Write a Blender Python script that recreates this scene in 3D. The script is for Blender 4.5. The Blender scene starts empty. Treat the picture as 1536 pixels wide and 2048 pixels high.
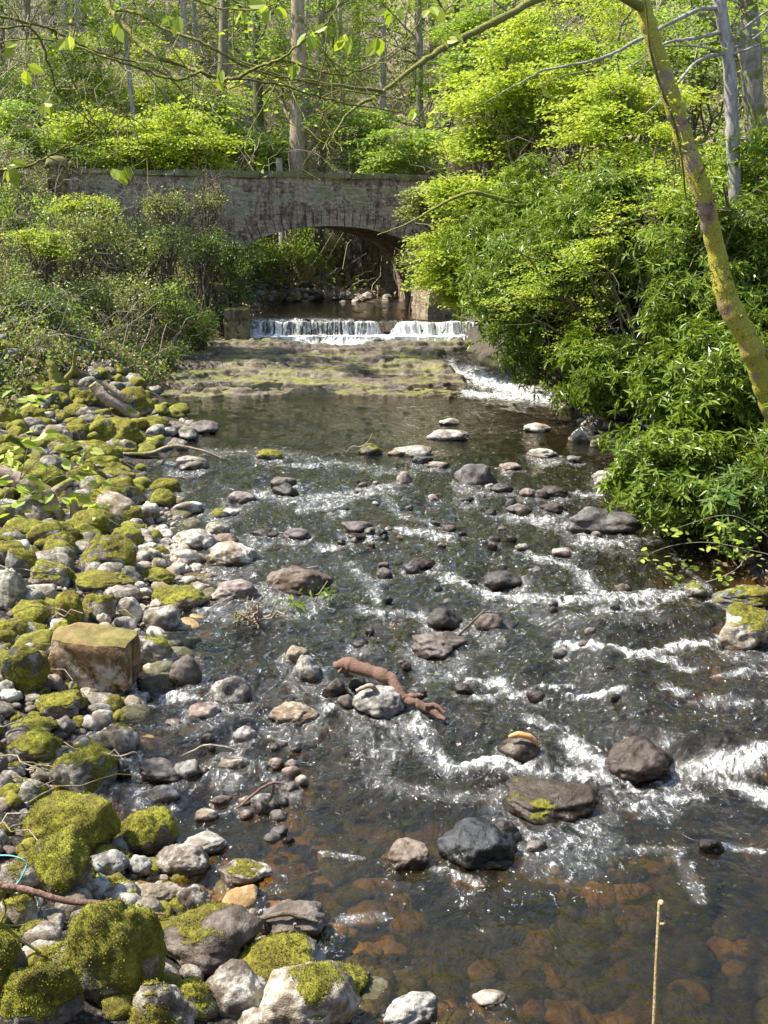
import bpy, math
import numpy as np

# ------------------------------------------------------------------ camera, world, sun, exposure
sc = bpy.context.scene
C = sc.collection
FPX = 2200.0                                  # focal length in photo pixels (photo 1536 x 2048)
PITCH = math.radians(14.13)
CAM = np.array([0.0, 0.0, 3.7])
cd = bpy.data.cameras.new('camera'); cam = bpy.data.objects.new('camera', cd); C.objects.link(cam)
cam.location = CAM; cam.rotation_euler = (math.pi/2 - PITCH, 0, 0)
cd.sensor_fit = 'VERTICAL'; cd.sensor_height = 24.0; cd.lens = 24.0*FPX/2048
cd.clip_start = 0.05; cd.clip_end = 500
sc.camera = cam

SUN_EL, SUN_AZ = math.radians(55), math.radians(-84)   # azimuth from +Y towards +X: high, from the left
S = np.array([math.cos(SUN_EL)*math.sin(SUN_AZ), math.cos(SUN_EL)*math.cos(SUN_AZ), math.sin(SUN_EL)])
w = bpy.data.worlds.new('World'); sc.world = w; w.use_nodes = True
nt = w.node_tree; nt.nodes.clear()
sk = nt.nodes.new('ShaderNodeTexSky'); sk.sky_type = 'NISHITA'; sk.sun_disc = False
sk.sun_elevation = SUN_EL; sk.sun_rotation = SUN_AZ
bg = nt.nodes.new('ShaderNodeBackground'); bg.inputs[1].default_value = 0.15
wo = nt.nodes.new('ShaderNodeOutputWorld')
nt.links.new(sk.outputs[0], bg.inputs[0]); nt.links.new(bg.outputs[0], wo.inputs[0])
sl = bpy.data.lights.new('sun', 'SUN'); sl.energy = 5.0; sl.angle = math.radians(0.5); sl.color = (1, 0.95, 0.86)
so = bpy.data.objects.new('sun', sl); C.objects.link(so)
so.rotation_euler = (math.pi/2 - SUN_EL, 0, math.atan2(S[0], -S[1])) ; so.location = (-20, 5, 30)
sc.view_settings.view_transform = 'Standard'; sc.view_settings.look = 'None'
sc.view_settings.exposure = 1.10; sc.view_settings.gamma = 1
sc.cycles.use_denoising = True
sc.cycles.max_bounces = 7; sc.cycles.transparent_max_bounces = 8; sc.cycles.caustics_reflective = False
sc.cycles.transmission_bounces = 4; sc.cycles.diffuse_bounces = 3; sc.cycles.glossy_bounces = 3
sc.cycles.sample_clamp_indirect = 4

R = np.random.RandomState(7)
# ------------------------------------------------------------------ numeric helpers
def _h(ix, iy, iz, seed):
    n = (ix*73856093) ^ (iy*19349663) ^ (iz*83492791) ^ (seed*2654435)
    n = (n ^ (n >> 13)) * 1274126177
    n = n & 0x7fffffff
    return ((n ^ (n >> 16)) & 0xffff)/65535.0
def noise(p, seed=0):
    p = np.asarray(p, float); i = np.floor(p).astype(np.int64); f = p - i; f = f*f*(3-2*f)
    r = 0
    for a in (0, 1):
        for b in (0, 1):
            for c in (0, 1):
                wgt = (f[..., 0] if a else 1-f[..., 0])*(f[..., 1] if b else 1-f[..., 1])*(f[..., 2] if c else 1-f[..., 2])
                r = r + wgt*_h(i[..., 0]+a, i[..., 1]+b, i[..., 2]+c, seed)
    return r*2-1
def fbm(p, o=4, seed=0):
    r = 0; a = 1; p = np.asarray(p, float)
    for k in range(o):
        r = r + a*noise(p*(2.03**k)+k*7.1, seed+k); a *= .5
    return r
def n2(x, y, s=1.0, o=3, seed=0):
    x, y = np.broadcast_arrays(np.asarray(x, float), np.asarray(y, float))
    return fbm(np.stack([x*s, y*s, np.zeros_like(x)+seed*1.7], -1), o, seed)
def ss(a, b, x):
    t = np.clip((x-a)/(b-a), 0, 1); return t*t*(3-2*t)
FW = np.array([0, math.cos(PITCH), -math.sin(PITCH)]); UP = np.array([0, math.sin(PITCH), math.cos(PITCH)])
def ray(px, row):
    return FW + np.array([(px-768)/FPX, 0, 0]) + UP*((1024-row)/FPX)
def P(px, row, Y):                              # the point seen at a photo pixel, Y metres ahead
    d = ray(px, row); return CAM + d*(Y/d[1])

# ------------------------------------------------------------------ shape of the valley
def zw1(Y):
    return np.interp(Y, [-5, 6.4, 7.3, 8.3, 9.5, 12, 14, 16.5, 22.6, 29.7, 29.88, 30.0, 30.3, 30.36, 31, 40, 44, 52, 90],
                        [0, .02, .10, .16, .22, .30, .38, .45, .46, .84, .86, 1.04, 1.08, 1.42, 1.46, 1.5, 1.56, 1.95, 4])
def zw(x, Y):
    z = zw1(Y)
    z = z + .17*ss(1.3, 1.9, x)*ss(6.85, 7.2, Y + .15*np.sin(x*3))*(1-ss(8, 11, Y))
    z = z + .07*ss(1.2, 1.6, x)*(1-ss(3.3, 3.6, x))*ss(9.05, 9.2, Y+.1*np.sin(x*4))*(1-ss(9.5, 12, Y))
    z = z + .05*ss(.9, 1.2, x)*(1-ss(2.1, 2.4, x))*ss(8.1, 8.25, Y)*(1-ss(8.4, 10, Y))
    return z
def hitw(px, row):                              # where the sight line of a pixel meets the water level
    d = ray(px, row); t = np.linspace(2, 70, 20000); q = CAM + np.outer(t, d)
    k = np.argmax(q[:, 2] <= zw1(q[:, 1])); return q[k]
LW = [(760, 2080), (700, 1990), (560, 1880), (440, 1770), (350, 1680), (235, 1600), (255, 1500), (270, 1400), (335, 1320), (350, 1240),
      (410, 1180), (400, 1100), (380, 1050), (320, 1000), (300, 945), (430, 865), (360, 810), (335, 780), (360, 735), (430, 700)]
RW = [(1900, 2048), (1800, 1700), (1560, 1300), (1475, 1200), (1420, 1120), (1370, 1040), (1330, 980), (1290, 915), (1180, 870), (1130, 820), (1110, 795), (1000, 735), (935, 700)]
lw = np.array([hitw(*p)[:2] for p in LW]); rw = np.array([hitw(*p)[:2] for p in RW])
lw = np.vstack([[-.1, 0], lw, [[-4.0, 30], [-3.95, 32], [-3.6, 36], [-2.9, 41], [-2.0, 45], [-1.2, 52], [-4, 70]]])
rw = np.vstack([[3.6, 0], rw, [[2.3, 30], [1.6, 32.5], [1.2, 36], [1.0, 41], [1.0, 45], [1.2, 52], [-1, 70]]])
lw = lw[np.argsort(lw[:, 1])]; rw = rw[np.argsort(rw[:, 1])]
def XL(Y): return np.interp(Y, lw[:, 1], lw[:, 0])
def XR(Y): return np.interp(Y, rw[:, 1], rw[:, 0])
def H(x, Y):                                    # ground height
    x, Y = np.broadcast_arrays(np.asarray(x, float), np.asarray(Y, float))
    z0 = zw(np.clip(x, -20, 20), Y)
    dl = XL(Y) - x + .25*n2(x, Y, .8, 2, 3); dr = x - XR(Y) + .25*n2(x, Y, .8, 2, 4)
    near = 1-ss(17, 23, Y)
    bl = near*(.17*np.minimum(dl, 2.6) + .55*np.maximum(dl-2.6, 0)) + (1-near)*(.62*np.minimum(dl, 9)+.25*np.maximum(dl-9, 0))
    br = .75*np.minimum(dr, 5) + .35*np.maximum(dr-5, 0)
    ins = np.minimum(-dl, -dr)
    depth = .06 + .26*ss(0, .9, ins) + .10*ss(0, 1.5, ins)*(1-ss(5, 7, Y)) + .15*ss(17, 18, Y)*(1-ss(22, 23, Y))
    fb = 1-.85*ss(48, 62, Y); bl = bl*fb; br = br*fb
    z = np.where(dl > 0, z0 + bl - .04, np.where(dr > 0, z0 + br - .04, z0 - depth))
    z = z + .06*n2(x, Y, 1.3, 3, 5) + .25*n2(x, Y, .25, 2, 6)*np.clip(np.maximum(dl, dr)/3, 0, 1)
    z = z + .42*ss(37.3, 39, Y+.6*n2(x, Y, .5, 2, 15))*(1-ss(49, 51, Y))*ss(.3, 1.0, XR(Y)-.4-x)*(ins > 0)     # cobble bar above the bridge
    z = z + np.maximum(Y-50, 0)*.36 + np.maximum(Y-38, 0)*.10*np.clip(np.abs(x+.5)/8, 0, 1)      # wooded hill behind
    z = z + np.maximum(4.0-Y, 0)*.62*ss(4.2, 3.2, Y)                                            # bank under the camera
    return np.minimum(z, 60)
def G(x, Y): return np.maximum(H(x, Y), zw(x, Y))
def hit(px, row):
    d = ray(px, row); t = np.concatenate([np.linspace(3, 20, 1700), np.linspace(20, 90, 3000)]); q = CAM + np.outer(t, d)
    below = q[:, 2] <= G(q[:, 0], q[:, 1]); k = np.argmax(below) if below.any() else -1
    return q[k]

# ------------------------------------------------------------------ mesh helpers
class Geo:
    def __init__(s): s.v = []; s.f = []; s.n = 0
    def add(s, v, f):
        v = np.asarray(v, float).reshape(-1, 3)
        s.v.append(v); s.f.append(np.asarray(f, int)+s.n); s.n += len(v); return s
def mesh(name, geo, mat, smooth=True, attrs=None):
    me = bpy.data.meshes.new(name)
    if not isinstance(geo, Geo): geo = Geo().add(*geo)
    v = np.concatenate(geo.v); by = [f for f in geo.f if len(f)]
    nl = sum(f.size for f in by); nf = sum(len(f) for f in by)
    me.vertices.add(len(v)); me.vertices.foreach_set('co', v.ravel().astype(np.float32))
    me.loops.add(nl); me.polygons.add(nf)
    me.loops.foreach_set('vertex_index', np.concatenate([f.ravel() for f in by]).astype(np.int32))
    tot = np.concatenate([np.full(len(f), f.shape[1], np.int32) for f in by])
    st = np.concatenate([[0], np.cumsum(tot)[:-1]]).astype(np.int32)
    me.polygons.foreach_set('loop_start', st); me.polygons.foreach_set('loop_total', tot)
    me.polygons.foreach_set('use_smooth', np.full(nf, bool(smooth)))
    me.update(calc_edges=True); me.validate()
    for k, a in (attrs or {}).items():
        at = me.attributes.new(k, 'FLOAT', 'POINT'); at.data.foreach_set('value', np.asarray(a, np.float32))
    if mat: me.materials.append(mat)
    return me
def obj(name, data, parent=None, loc=None):
    o = bpy.data.objects.new(name, data); C.objects.link(o)
    if loc is not None: o.location = loc
    if parent is not None: o.parent = parent
    return o
def tag(o, label=None, cat=None, group=None, kind=None):
    if label: o['label'] = label
    if cat: o['category'] = cat
    if group: o['group'] = group
    if kind: o['kind'] = kind
    return o
def thing(name, label, cat, loc=(0, 0, 0), group=None):
    return tag(obj(name, None, None, loc), label, cat, group)
def tube(pts, rad, sides=6, cap=True):
    pts = np.asarray(pts, float); n = len(pts); rad = np.broadcast_to(np.asarray(rad, float), (n,))
    t = np.gradient(pts, axis=0); t /= np.linalg.norm(t, axis=1)[:, None]+1e-9
    ref = np.array([.31, .2, .93]); a = np.cross(t, ref); bad = np.linalg.norm(a, axis=1) < .1
    a[bad] = np.cross(t[bad], [1, 0, 0]); a /= np.linalg.norm(a, axis=1)[:, None]; b = np.cross(t, a)
    th = np.arange(sides)*2*np.pi/sides
    v = pts[:, None] + rad[:, None, None]*(np.cos(th)[None, :, None]*a[:, None]+np.sin(th)[None, :, None]*b[:, None])
    v = v.reshape(-1, 3); i = np.arange(n-1)[:, None]*sides; j = np.arange(sides)[None]; k = (j+1) % sides
    f = np.stack([i+j, i+k, i+sides+k, i+sides+j], -1).reshape(-1, 4)
    return v, f
def smoothline(pts, m=6):
    pts = np.asarray(pts, float); n = len(pts); q = np.vstack([2*pts[0]-pts[1], pts, 2*pts[-1]-pts[-2]]); out = []
    for i in range(1, n):
        for t in np.arange(m)/m:
            p0, p1, p2, p3 = q[i-1], q[i], q[i+1], q[i+2]
            out.append(.5*((2*p1)+(-p0+p2)*t+(2*p0-5*p1+4*p2-p3)*t*t+(-p0+3*p1-3*p2+p3)*t**3))
    out.append(pts[-1]); return np.array(out)
def box(c, s, rot=0, bev=0):
    x, y, z = np.array(s)/2
    v = np.array([[i*x, j*y, k*z] for i in (-1, 1) for j in (-1, 1) for k in (-1, 1)])
    cr, sr = math.cos(rot), math.sin(rot); v = np.c_[v[:, 0]*cr-v[:, 1]*sr, v[:, 0]*sr+v[:, 1]*cr, v[:, 2]]+np.array(c)
    return v, [[0, 1, 3, 2], [4, 6, 7, 5], [0, 4, 5, 1], [2, 3, 7, 6], [0, 2, 6, 4], [1, 5, 7, 3]]
# a frame (three axes) per item, from a heading vector and an up vector
def frames(d, up):
    d = d/(np.linalg.norm(d, axis=1)[:, None]+1e-9); s = np.cross(d, up); s /= np.linalg.norm(s, axis=1)[:, None]+1e-9
    return np.stack([s, d, np.cross(s, d)], 1)          # rows: side, forward, normal
def scatter(tv, tf, pos, fr, scale):
    tv = np.asarray(tv, float); tf = np.asarray(tf, int); n = len(pos)
    scale = np.asarray(scale, float); scale = scale[:, None] if scale.ndim == 1 else scale
    v = pos[:, None] + np.einsum('vk,nkj->nvj', tv, fr)*scale[:, None, :1]
    f = tf[None]+(np.arange(n)*len(tv))[:, None, None]
    return v.reshape(-1, 3), f.reshape(-1, tf.shape[1])
LEAF_OVAL = (np.array([[0, 0, 0], [.28, .3, .05], [.25, .7, .03], [0, 1, -.06], [-.25, .7, .03], [-.28, .3, .05]]), [[0, 1, 2, 3], [0, 3, 4, 5]])
LEAF_LONG = (np.array([[0, 0, 0], [.13, .45, .04], [0, 1, -.12], [-.13, .45, .04]]), [[0, 1, 2, 3]])
LEAF_SIMPLE = (np.array([[0, 0, 0], [.36, .5, .05], [0, 1, -.05], [-.36, .5, .05]]), [[0, 1, 2, 3]])
def rnd_dirs(n):
    d = R.normal(size=(n, 3)); return d/np.linalg.norm(d, axis=1)[:, None]

# ------------------------------------------------------------------ materials
class N:                                        # small node-tree builder
    def __init__(s, name):
        s.m = bpy.data.materials.new(name); s.m.use_nodes = True; s.t = s.m.node_tree; s.t.nodes.clear()
        s.out = s.t.nodes.new('ShaderNodeOutputMaterial')
    def n(s, typ, ins=None, **kw):
        nd = s.t.nodes.new(typ)
        for k, v in kw.items(): setattr(nd, k, v)
        for k, v in (ins or {}).items():
            if isinstance(v, bpy.types.NodeSocket): s.t.links.new(v, nd.inputs[k])
            else: nd.inputs[k].default_value = v
        return nd
    def noise(s, scale, detail=4, vec=None, rough=.55, dist=0):
        i = {'Scale': scale, 'Detail': detail, 'Roughness': rough, 'Distortion': dist}
        if vec is not None: i['Vector'] = vec
        return s.n('ShaderNodeTexNoise', i).outputs['Fac']
    def ramp(s, fac, stops):
        r = s.n('ShaderNodeValToRGB', {0: fac}); e = r.color_ramp.elements
        while len(e) > 1: e.remove(e[0])
        e[0].position = stops[0][0]; e[0].color = tuple(stops[0][1])+(1,)
        for p, c in stops[1:]:
            x = e.new(p); x.color = tuple(c)+(1,)
        return r.outputs[0]
    def mr(s, v, a, b, c=0, d=1): return s.n('ShaderNodeMapRange', {0: v, 1: a, 2: b, 3: c, 4: d}).outputs[0]
    def math(s, op, a, b=0): return s.n('ShaderNodeMath', {0: a, 1: b}, operation=op).outputs[0]
    def mix(s, fac, a, b, mode='MIX'):
        nd = s.n('ShaderNodeMix', data_type='RGBA', blend_type=mode)
        for k, v in ((0, fac), (6, a), (7, b)):
            if isinstance(v, bpy.types.NodeSocket): s.t.links.new(v, nd.inputs[k])
            else: nd.inputs[k].default_value = (tuple(v)+(1,) if isinstance(v, tuple) and len(v) == 3 else v)
        return nd.outputs[2]
    def attr(s, name): return s.n('ShaderNodeAttribute', attribute_name=name).outputs['Fac']
    def pos(s): return s.n('ShaderNodeNewGeometry').outputs['Position']
    def objc(s): return s.n('ShaderNodeTexCoord').outputs['Object']
    def bump(s, h, strength, dist): return s.n('ShaderNodeBump', {'Height': h, 'Strength': strength, 'Distance': dist}).outputs[0]
    def bsdf(s, col, rough, normal=None, spec=.5):
        i = {'Base Color': col, 'Roughness': rough, 'Specular IOR Level': spec}
        if normal is not None: i['Normal'] = normal
        return s.n('ShaderNodeBsdfPrincipled', i).outputs[0]
    def done(s, sh): s.t.links.new(sh, s.out.inputs[0]); return s.m

def leaf_mat(name, c1, c2, c3, rough=.45, trans=.35, spec=.4):
    m = N(name); g = m.n('ShaderNodeNewGeometry'); r = g.outputs['Random Per Island']
    col = m.ramp(r, [(0, c1), (.5, c2), (1, c3)])
    big = m.noise(1.1, 2, g.outputs['Position']); col = m.mix(m.mr(big, .35, .65), col, m.mix(.5, col, c1), 'MIX')
    p = m.bsdf(col, rough, None, spec)
    tcol = m.mix(.6, col, m.mix(1.0, col, (1.3, 1.15, .45), 'MULTIPLY'))
    tr = m.n('ShaderNodeBsdfTranslucent', {0: tcol}).outputs[0]
    return m.done(m.n('ShaderNodeMixShader', {0: trans, 1: p, 2: tr}).outputs[0])
M = {}
M['lime'] = leaf_mat('lime_leaf', (.30, .42, .035), (.42, .51, .07), (.58, .62, .16), trans=.5)
M['spring'] = leaf_mat('spring_leaf', (.18, .30, .04), (.32, .45, .07), (.48, .57, .14), trans=.45)
M['rhodo'] = leaf_mat('rhododendron_leaf', (.10, .165, .014), (.18, .27, .025), (.33, .42, .045), rough=.36, trans=.36, spec=.45)
M['ivy'] = leaf_mat('ivy_leaf', (.06, .13, .025), (.15, .235, .035), (.30, .38, .07), rough=.4, trans=.35)
M['bramble'] = leaf_mat('bramble_leaf', (.17, .22, .05), (.31, .37, .09), (.50, .50, .20), trans=.35)
M['deadleaf'] = leaf_mat('dead_leaf', (.26, .16, .09), (.42, .29, .19), (.62, .48, .36), rough=.8, trans=.15, spec=.1)

def rock_material():
    m = N('river_rock'); oi = m.n('ShaderNodeObjectInfo'); oc = oi.outputs['Color']
    v = m.n('ShaderNodeVectorMath', {0: m.pos(), 1: oi.outputs['Location']}, operation='ADD').outputs[0]
    a = m.noise(5, 6, v, .65, .6); b = m.noise(28, 5, v, .65); c = m.noise(110, 3, v, .6)
    col = m.mix(m.mr(a, .3, .7), m.mix(1.0, oc, (.55, .52, .5), 'MULTIPLY'), m.mix(1.0, oc, (1.25, 1.2, 1.15), 'MULTIPLY'))
    col = m.mix(m.mr(b, .35, .7), m.mix(1.0, col, (.7, .68, .66), 'MULTIPLY'), col)
    li = m.n('ShaderNodeTexVoronoi', {'Scale': 22, 'Vector': m.n('ShaderNodeVectorMath', {0: v, 1: m.n('ShaderNodeTexNoise', {'Vector': v, 'Scale': 14}).outputs['Color']}, operation='ADD').outputs[0]}).outputs['Distance']
    lf = m.math('MULTIPLY', m.mr(m.math('ADD', a, m.math('MULTIPLY', b, .5)), .72, .86), oi.outputs['Alpha'])
    col = m.mix(lf, col, (.62, .60, .52))
    col = m.mix(m.math('MULTIPLY', m.mr(li, .16, .08), m.math('MULTIPLY', oi.outputs['Alpha'], m.mr(a, .45, .6))), col, (.72, .70, .62))
    wet = m.attr('wet')
    col = m.mix(wet, col, m.mix(1.0, col, (.28, .24, .20), 'MULTIPLY'))
    mo = m.attr('moss'); mn = m.noise(34, 5, v, .7); mb = m.noise(6, 3, v)
    mf = m.mr(m.math('ADD', m.math('ADD', mo, m.math('MULTIPLY', b, .45)), m.math('MULTIPLY', c, .2)), .72, .92)
    mcol = m.ramp(m.math('ADD', m.math('MULTIPLY', mn, .6), m.math('MULTIPLY', mb, .4)), [(.33, (.085, .068, .02)), (.46, (.16, .15, .024)), (.57, (.28, .285, .032)), (.72, (.46, .46, .06))])
    mcol = m.mix(m.math('MULTIPLY', oi.outputs['Random'], .45), mcol, m.mix(1.0, mcol, (.85, .62, .5), 'MULTIPLY'))
    col = m.mix(mf, col, mcol)
    rg = m.mix(wet, (.85, .85, .85), (.12, .12, .12)); rg = m.mix(mf, rg, (.95, .95, .95))
    h = m.math('ADD', m.math('MULTIPLY', a, 1.2), m.math('ADD', m.math('MULTIPLY', b, .5), m.math('MULTIPLY', c, .22)))
    h = m.math('ADD', h, m.math('MULTIPLY', mf, m.math('MULTIPLY', mn, 1.6)))
    return m.done(m.bsdf(col, rg, m.bump(h, .7, .03), .4))
M['rock'] = rock_material()
def moss_tuft_material():
    m = N('moss_tufts'); g = m.n('ShaderNodeNewGeometry'); v = g.outputs['Position']; r = g.outputs['Random Per Island']
    f = m.math('ADD', m.math('MULTIPLY', m.noise(7, 4, v, .65), .8), m.math('MULTIPLY', r, .22))
    col = m.ramp(f, [(.36, (.10, .07, .025)), (.45, (.16, .14, .025)), (.54, (.25, .26, .03)), (.68, (.42, .43, .06))])
    return m.done(m.n('ShaderNodeMixShader', {0: .3, 1: m.bsdf(col, .85, None, .1), 2: m.n('ShaderNodeBsdfTranslucent', {0: col}).outputs[0]}).outputs[0])
M['moss'] = moss_tuft_material() if 1 else leaf_mat('moss_tuft', (.16, .155, .02), (.29, .32, .03), (.46, .50, .06), rough=.8, trans=.35, spec=.1)

def ground_material():
    m = N('woodland_ground'); v = m.pos()
    a = m.noise(.9, 5, v, .6); b = m.noise(9, 6, v, .7); c = m.noise(60, 4, v, .7)
    vo = m.n('ShaderNodeTexVoronoi', {'Scale': 26, 'Vector': v})
    litter = m.mix(m.mr(b, .35, .65), m.mix(.6, (.11, .075, .045), vo.outputs['Color'], 'MULTIPLY'), (.36, .27, .19))
    litter = m.mix(m.mr(c, .5, .75), litter, (.50, .40, .3))
    green = m.mix(b, (.03, .055, .012), (.12, .17, .03))
    land = m.mix(m.mr(m.math('ADD', a, m.math('MULTIPLY', b, .4)), .68, .9), litter, green)
    grav = m.mix(m.mr(b, .3, .7), (.09, .075, .06), (.26, .22, .19)); grav = m.mix(m.mr(m.n('ShaderNodeTexVoronoi', {'Scale': 34, 'Vector': v}).outputs['Distance'], .1, .5), grav, (.04, .033, .027))
    land = m.mix(m.attr('gravel'), land, grav)
    bedc = m.ramp(m.math('ADD', m.math('MULTIPLY', m.noise(2.0, 4, v, .6, .5), .7), m.math('MULTIPLY', b, .3)), [(.36, (.035, .034, .014)), (.47, (.09, .08, .028)), (.55, (.24, .15, .045)), (.66, (.56, .33, .10))])
    bedc = m.mix(m.attr('far'), bedc, m.ramp(m.noise(.8, 4, v), [(.35, (.03, .028, .012)), (.55, (.085, .085, .025)), (.7, (.14, .15, .03))]))
    col = m.mix(m.attr('bed'), land, bedc)
    h = m.math('ADD', b, m.math('MULTIPLY', c, .4))
    return m.done(m.bsdf(col, .85, m.bump(h, .9, .06), .25))
M['ground'] = ground_material()

def v_y(m, v): return m.n('ShaderNodeSeparateXYZ', {0: v}).outputs[1]
def water_material():
    m = N('stream_water'); v = m.pos()
    mp = m.n('ShaderNodeMapping', {'Vector': v, 'Scale': (1.0, .72, 1.0)}).outputs[0]
    a = m.noise(5.5, 3, mp, .55, 1.2); b = m.noise(18, 4, mp, .6, .8); c = m.noise(60, 3, mp, .6)
    rp = m.attr('rough')
    h = m.math('ADD', m.math('MULTIPLY', a, 1.0), m.math('ADD', m.math('MULTIPLY', b, .34), m.math('MULTIPLY', c, .05)))
    nrm = m.n('ShaderNodeBump', {'Height': m.math('MULTIPLY', h, m.mr(rp, 0, 1, .3, 1.15)), 'Strength': .9, 'Distance': .06}).outputs[0]
    fr = m.n('ShaderNodeFresnel', {'IOR': 1.33, 'Normal': nrm}).outputs[0]
    tr = m.n('ShaderNodeBsdfTransparent', {0: (.82, .68, .38, 1)}).outputs[0]
    mk = m.n('ShaderNodeBsdfDiffuse', {0: (.016, .0135, .007, 1), 'Normal': nrm}).outputs[0]
    body = m.n('ShaderNodeMixShader', {0: m.attr('murk'), 1: tr, 2: mk}).outputs[0]
    gl = m.n('ShaderNodeBsdfGlossy', {'Color': (1, .95, .87, 1), 'Roughness': .06, 'Normal': nrm}).outputs[0]
    wat = m.n('ShaderNodeMixShader', {0: m.math('MINIMUM', m.math('MULTIPLY', fr, 1.7), 1.0), 1: body, 2: gl}).outputs[0]
    # foam: torn streaks along the flow
    fm = m.n('ShaderNodeMapping', {'Vector': v, 'Rotation': (0, 0, .15), 'Scale': (1.0, .62, .25)}).outputs[0]
    f1 = m.noise(9, 6, fm, .70, 1.4); f2 = m.noise(38, 4, fm, .68, 1.0)
    fn = m.math('ADD', m.math('MULTIPLY', f1, 1.0), m.math('MULTIPLY', f2, .85))
    fo = m.attr('foam')
    ff = m.mr(m.math('ADD', fn, m.math('MULTIPLY', fo, .36)), 1.13, 1.38)
    ff = m.math('MULTIPLY', ff, m.mr(fo, .02, .12))
    soft = m.math('MULTIPLY', m.mr(fo, .25, 1.1, 0, .55), m.mr(f1, .36, .62)); ff = m.math('MAXIMUM', ff, soft)
    vb = m.n('ShaderNodeTexVoronoi', {'Vector': v, 'Scale': 22.0, 'Randomness': 1.0}); sp = m.n('ShaderNodeSeparateColor', {0: vb.outputs['Color']}).outputs[0]
    glint_bub = m.math('MULTIPLY', m.math('LESS_THAN', vb.outputs['Distance'], m.mr(sp, .80, 1, 0, .17)), m.math('GREATER_THAN', m.math('ADD', sp, m.math('MULTIPLY', m.noise(1.1, 3, v), .5)), 1.13))  # white specks coloured in: foam bubbles that also stand in for sun glints
    ff = m.math('MAXIMUM', ff, m.math('MULTIPLY', glint_bub, m.mr(fo, .05, .2, 0, .9)))
    fcol = m.mix(f2, (.62, .62, .58), (.95, .95, .92))
    fs = m.bsdf(fcol, .55, m.bump(fn, .8, .03), .3)
    return m.done(m.n('ShaderNodeMixShader', {0: ff, 1: wat, 2: fs}).outputs[0])
M['water'] = water_material()

def bark_material(name, c1, c2, moss=.0, mc=(.34, .34, .04), vs=(1, 1, .25), sc_=18, tone=None):
    m = N(name); v = m.pos(); mp = m.n('ShaderNodeMapping', {'Vector': v, 'Scale': vs}).outputs[0]
    a = m.noise(sc_, 6, mp, .7); b = m.noise(3.2, 4, v, .6); c = m.noise(70, 3, v, .7)
    col = m.mix(m.mr(a, .35, .65), c1, c2)
    if tone: col = m.mix(m.mr(m.noise(2.2, 3, v), .45, .55), col, tone)
    if moss > 0:
        nz = m.n('ShaderNodeSeparateXYZ', {0: m.n('ShaderNodeNewGeometry').outputs['Normal']}).outputs[2]
        mf = m.mr(m.math('ADD', m.math('ADD', b, m.math('MULTIPLY', c, .25)), m.math('MULTIPLY', nz, .12)), .78-moss*.45, .86-moss*.45)
        col = m.mix(mf, col, m.mix(m.mr(c, .3, .7), m.mix(1.0, mc, (.4, .35, .3), 'MULTIPLY'), mc))
    return m.done(m.bsdf(col, .8, m.bump(m.math('ADD', a, m.math('MULTIPLY', c, .5)), .9, .02), .25))
M['bark'] = bark_material('grey_bark', (.15, .125, .095), (.36, .31, .25), .3, (.2, .22, .05))
M['bark_pale'] = bark_material('pale_bark', (.22, .19, .16), (.50, .45, .40), .12, (.22, .24, .06))
M['bark_dark'] = bark_material('dark_bark', (.07, .058, .042), (.20, .165, .12), .35, (.16, .18, .03))
M['bark_pink'] = bark_material('pink_bark_with_moss', (.22, .13, .085), (.52, .35, .25), .60, (.66, .60, .09), (1, 1, .5), 14, (.36, .25, .18))
M['twig_moss'] = bark_material('mossy_twig', (.12, .10, .05), (.28, .25, .12), .65, (.34, .34, .07), (1, 1, 1), 30)
M['twig'] = bark_material('brown_twig', (.10, .075, .05), (.26, .21, .15), 0, (.2, .2, .1), (1, 1, 1), 30)
M['twig_pale'] = bark_material('pale_twig', (.26, .21, .15), (.52, .44, .33), 0, (.2, .2, .1), (1, 1, 1), 30)
M['driftwood'] = bark_material('red_driftwood', (.10, .055, .04), (.44, .27, .20), 0, (.2, .2, .1), (1, .4, .4), 60, (.20, .12, .085))
M['driftgrey'] = bark_material('bleached_driftwood', (.22, .15, .11), (.60, .47, .37), .25, (.3, .3, .05), (1, 1, 1), 22)
M['stalk'] = bark_material('dry_stalk', (.52, .40, .18), (.74, .60, .32), 0, (.2, .2, .1), (1, 1, .05), 40)

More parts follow.
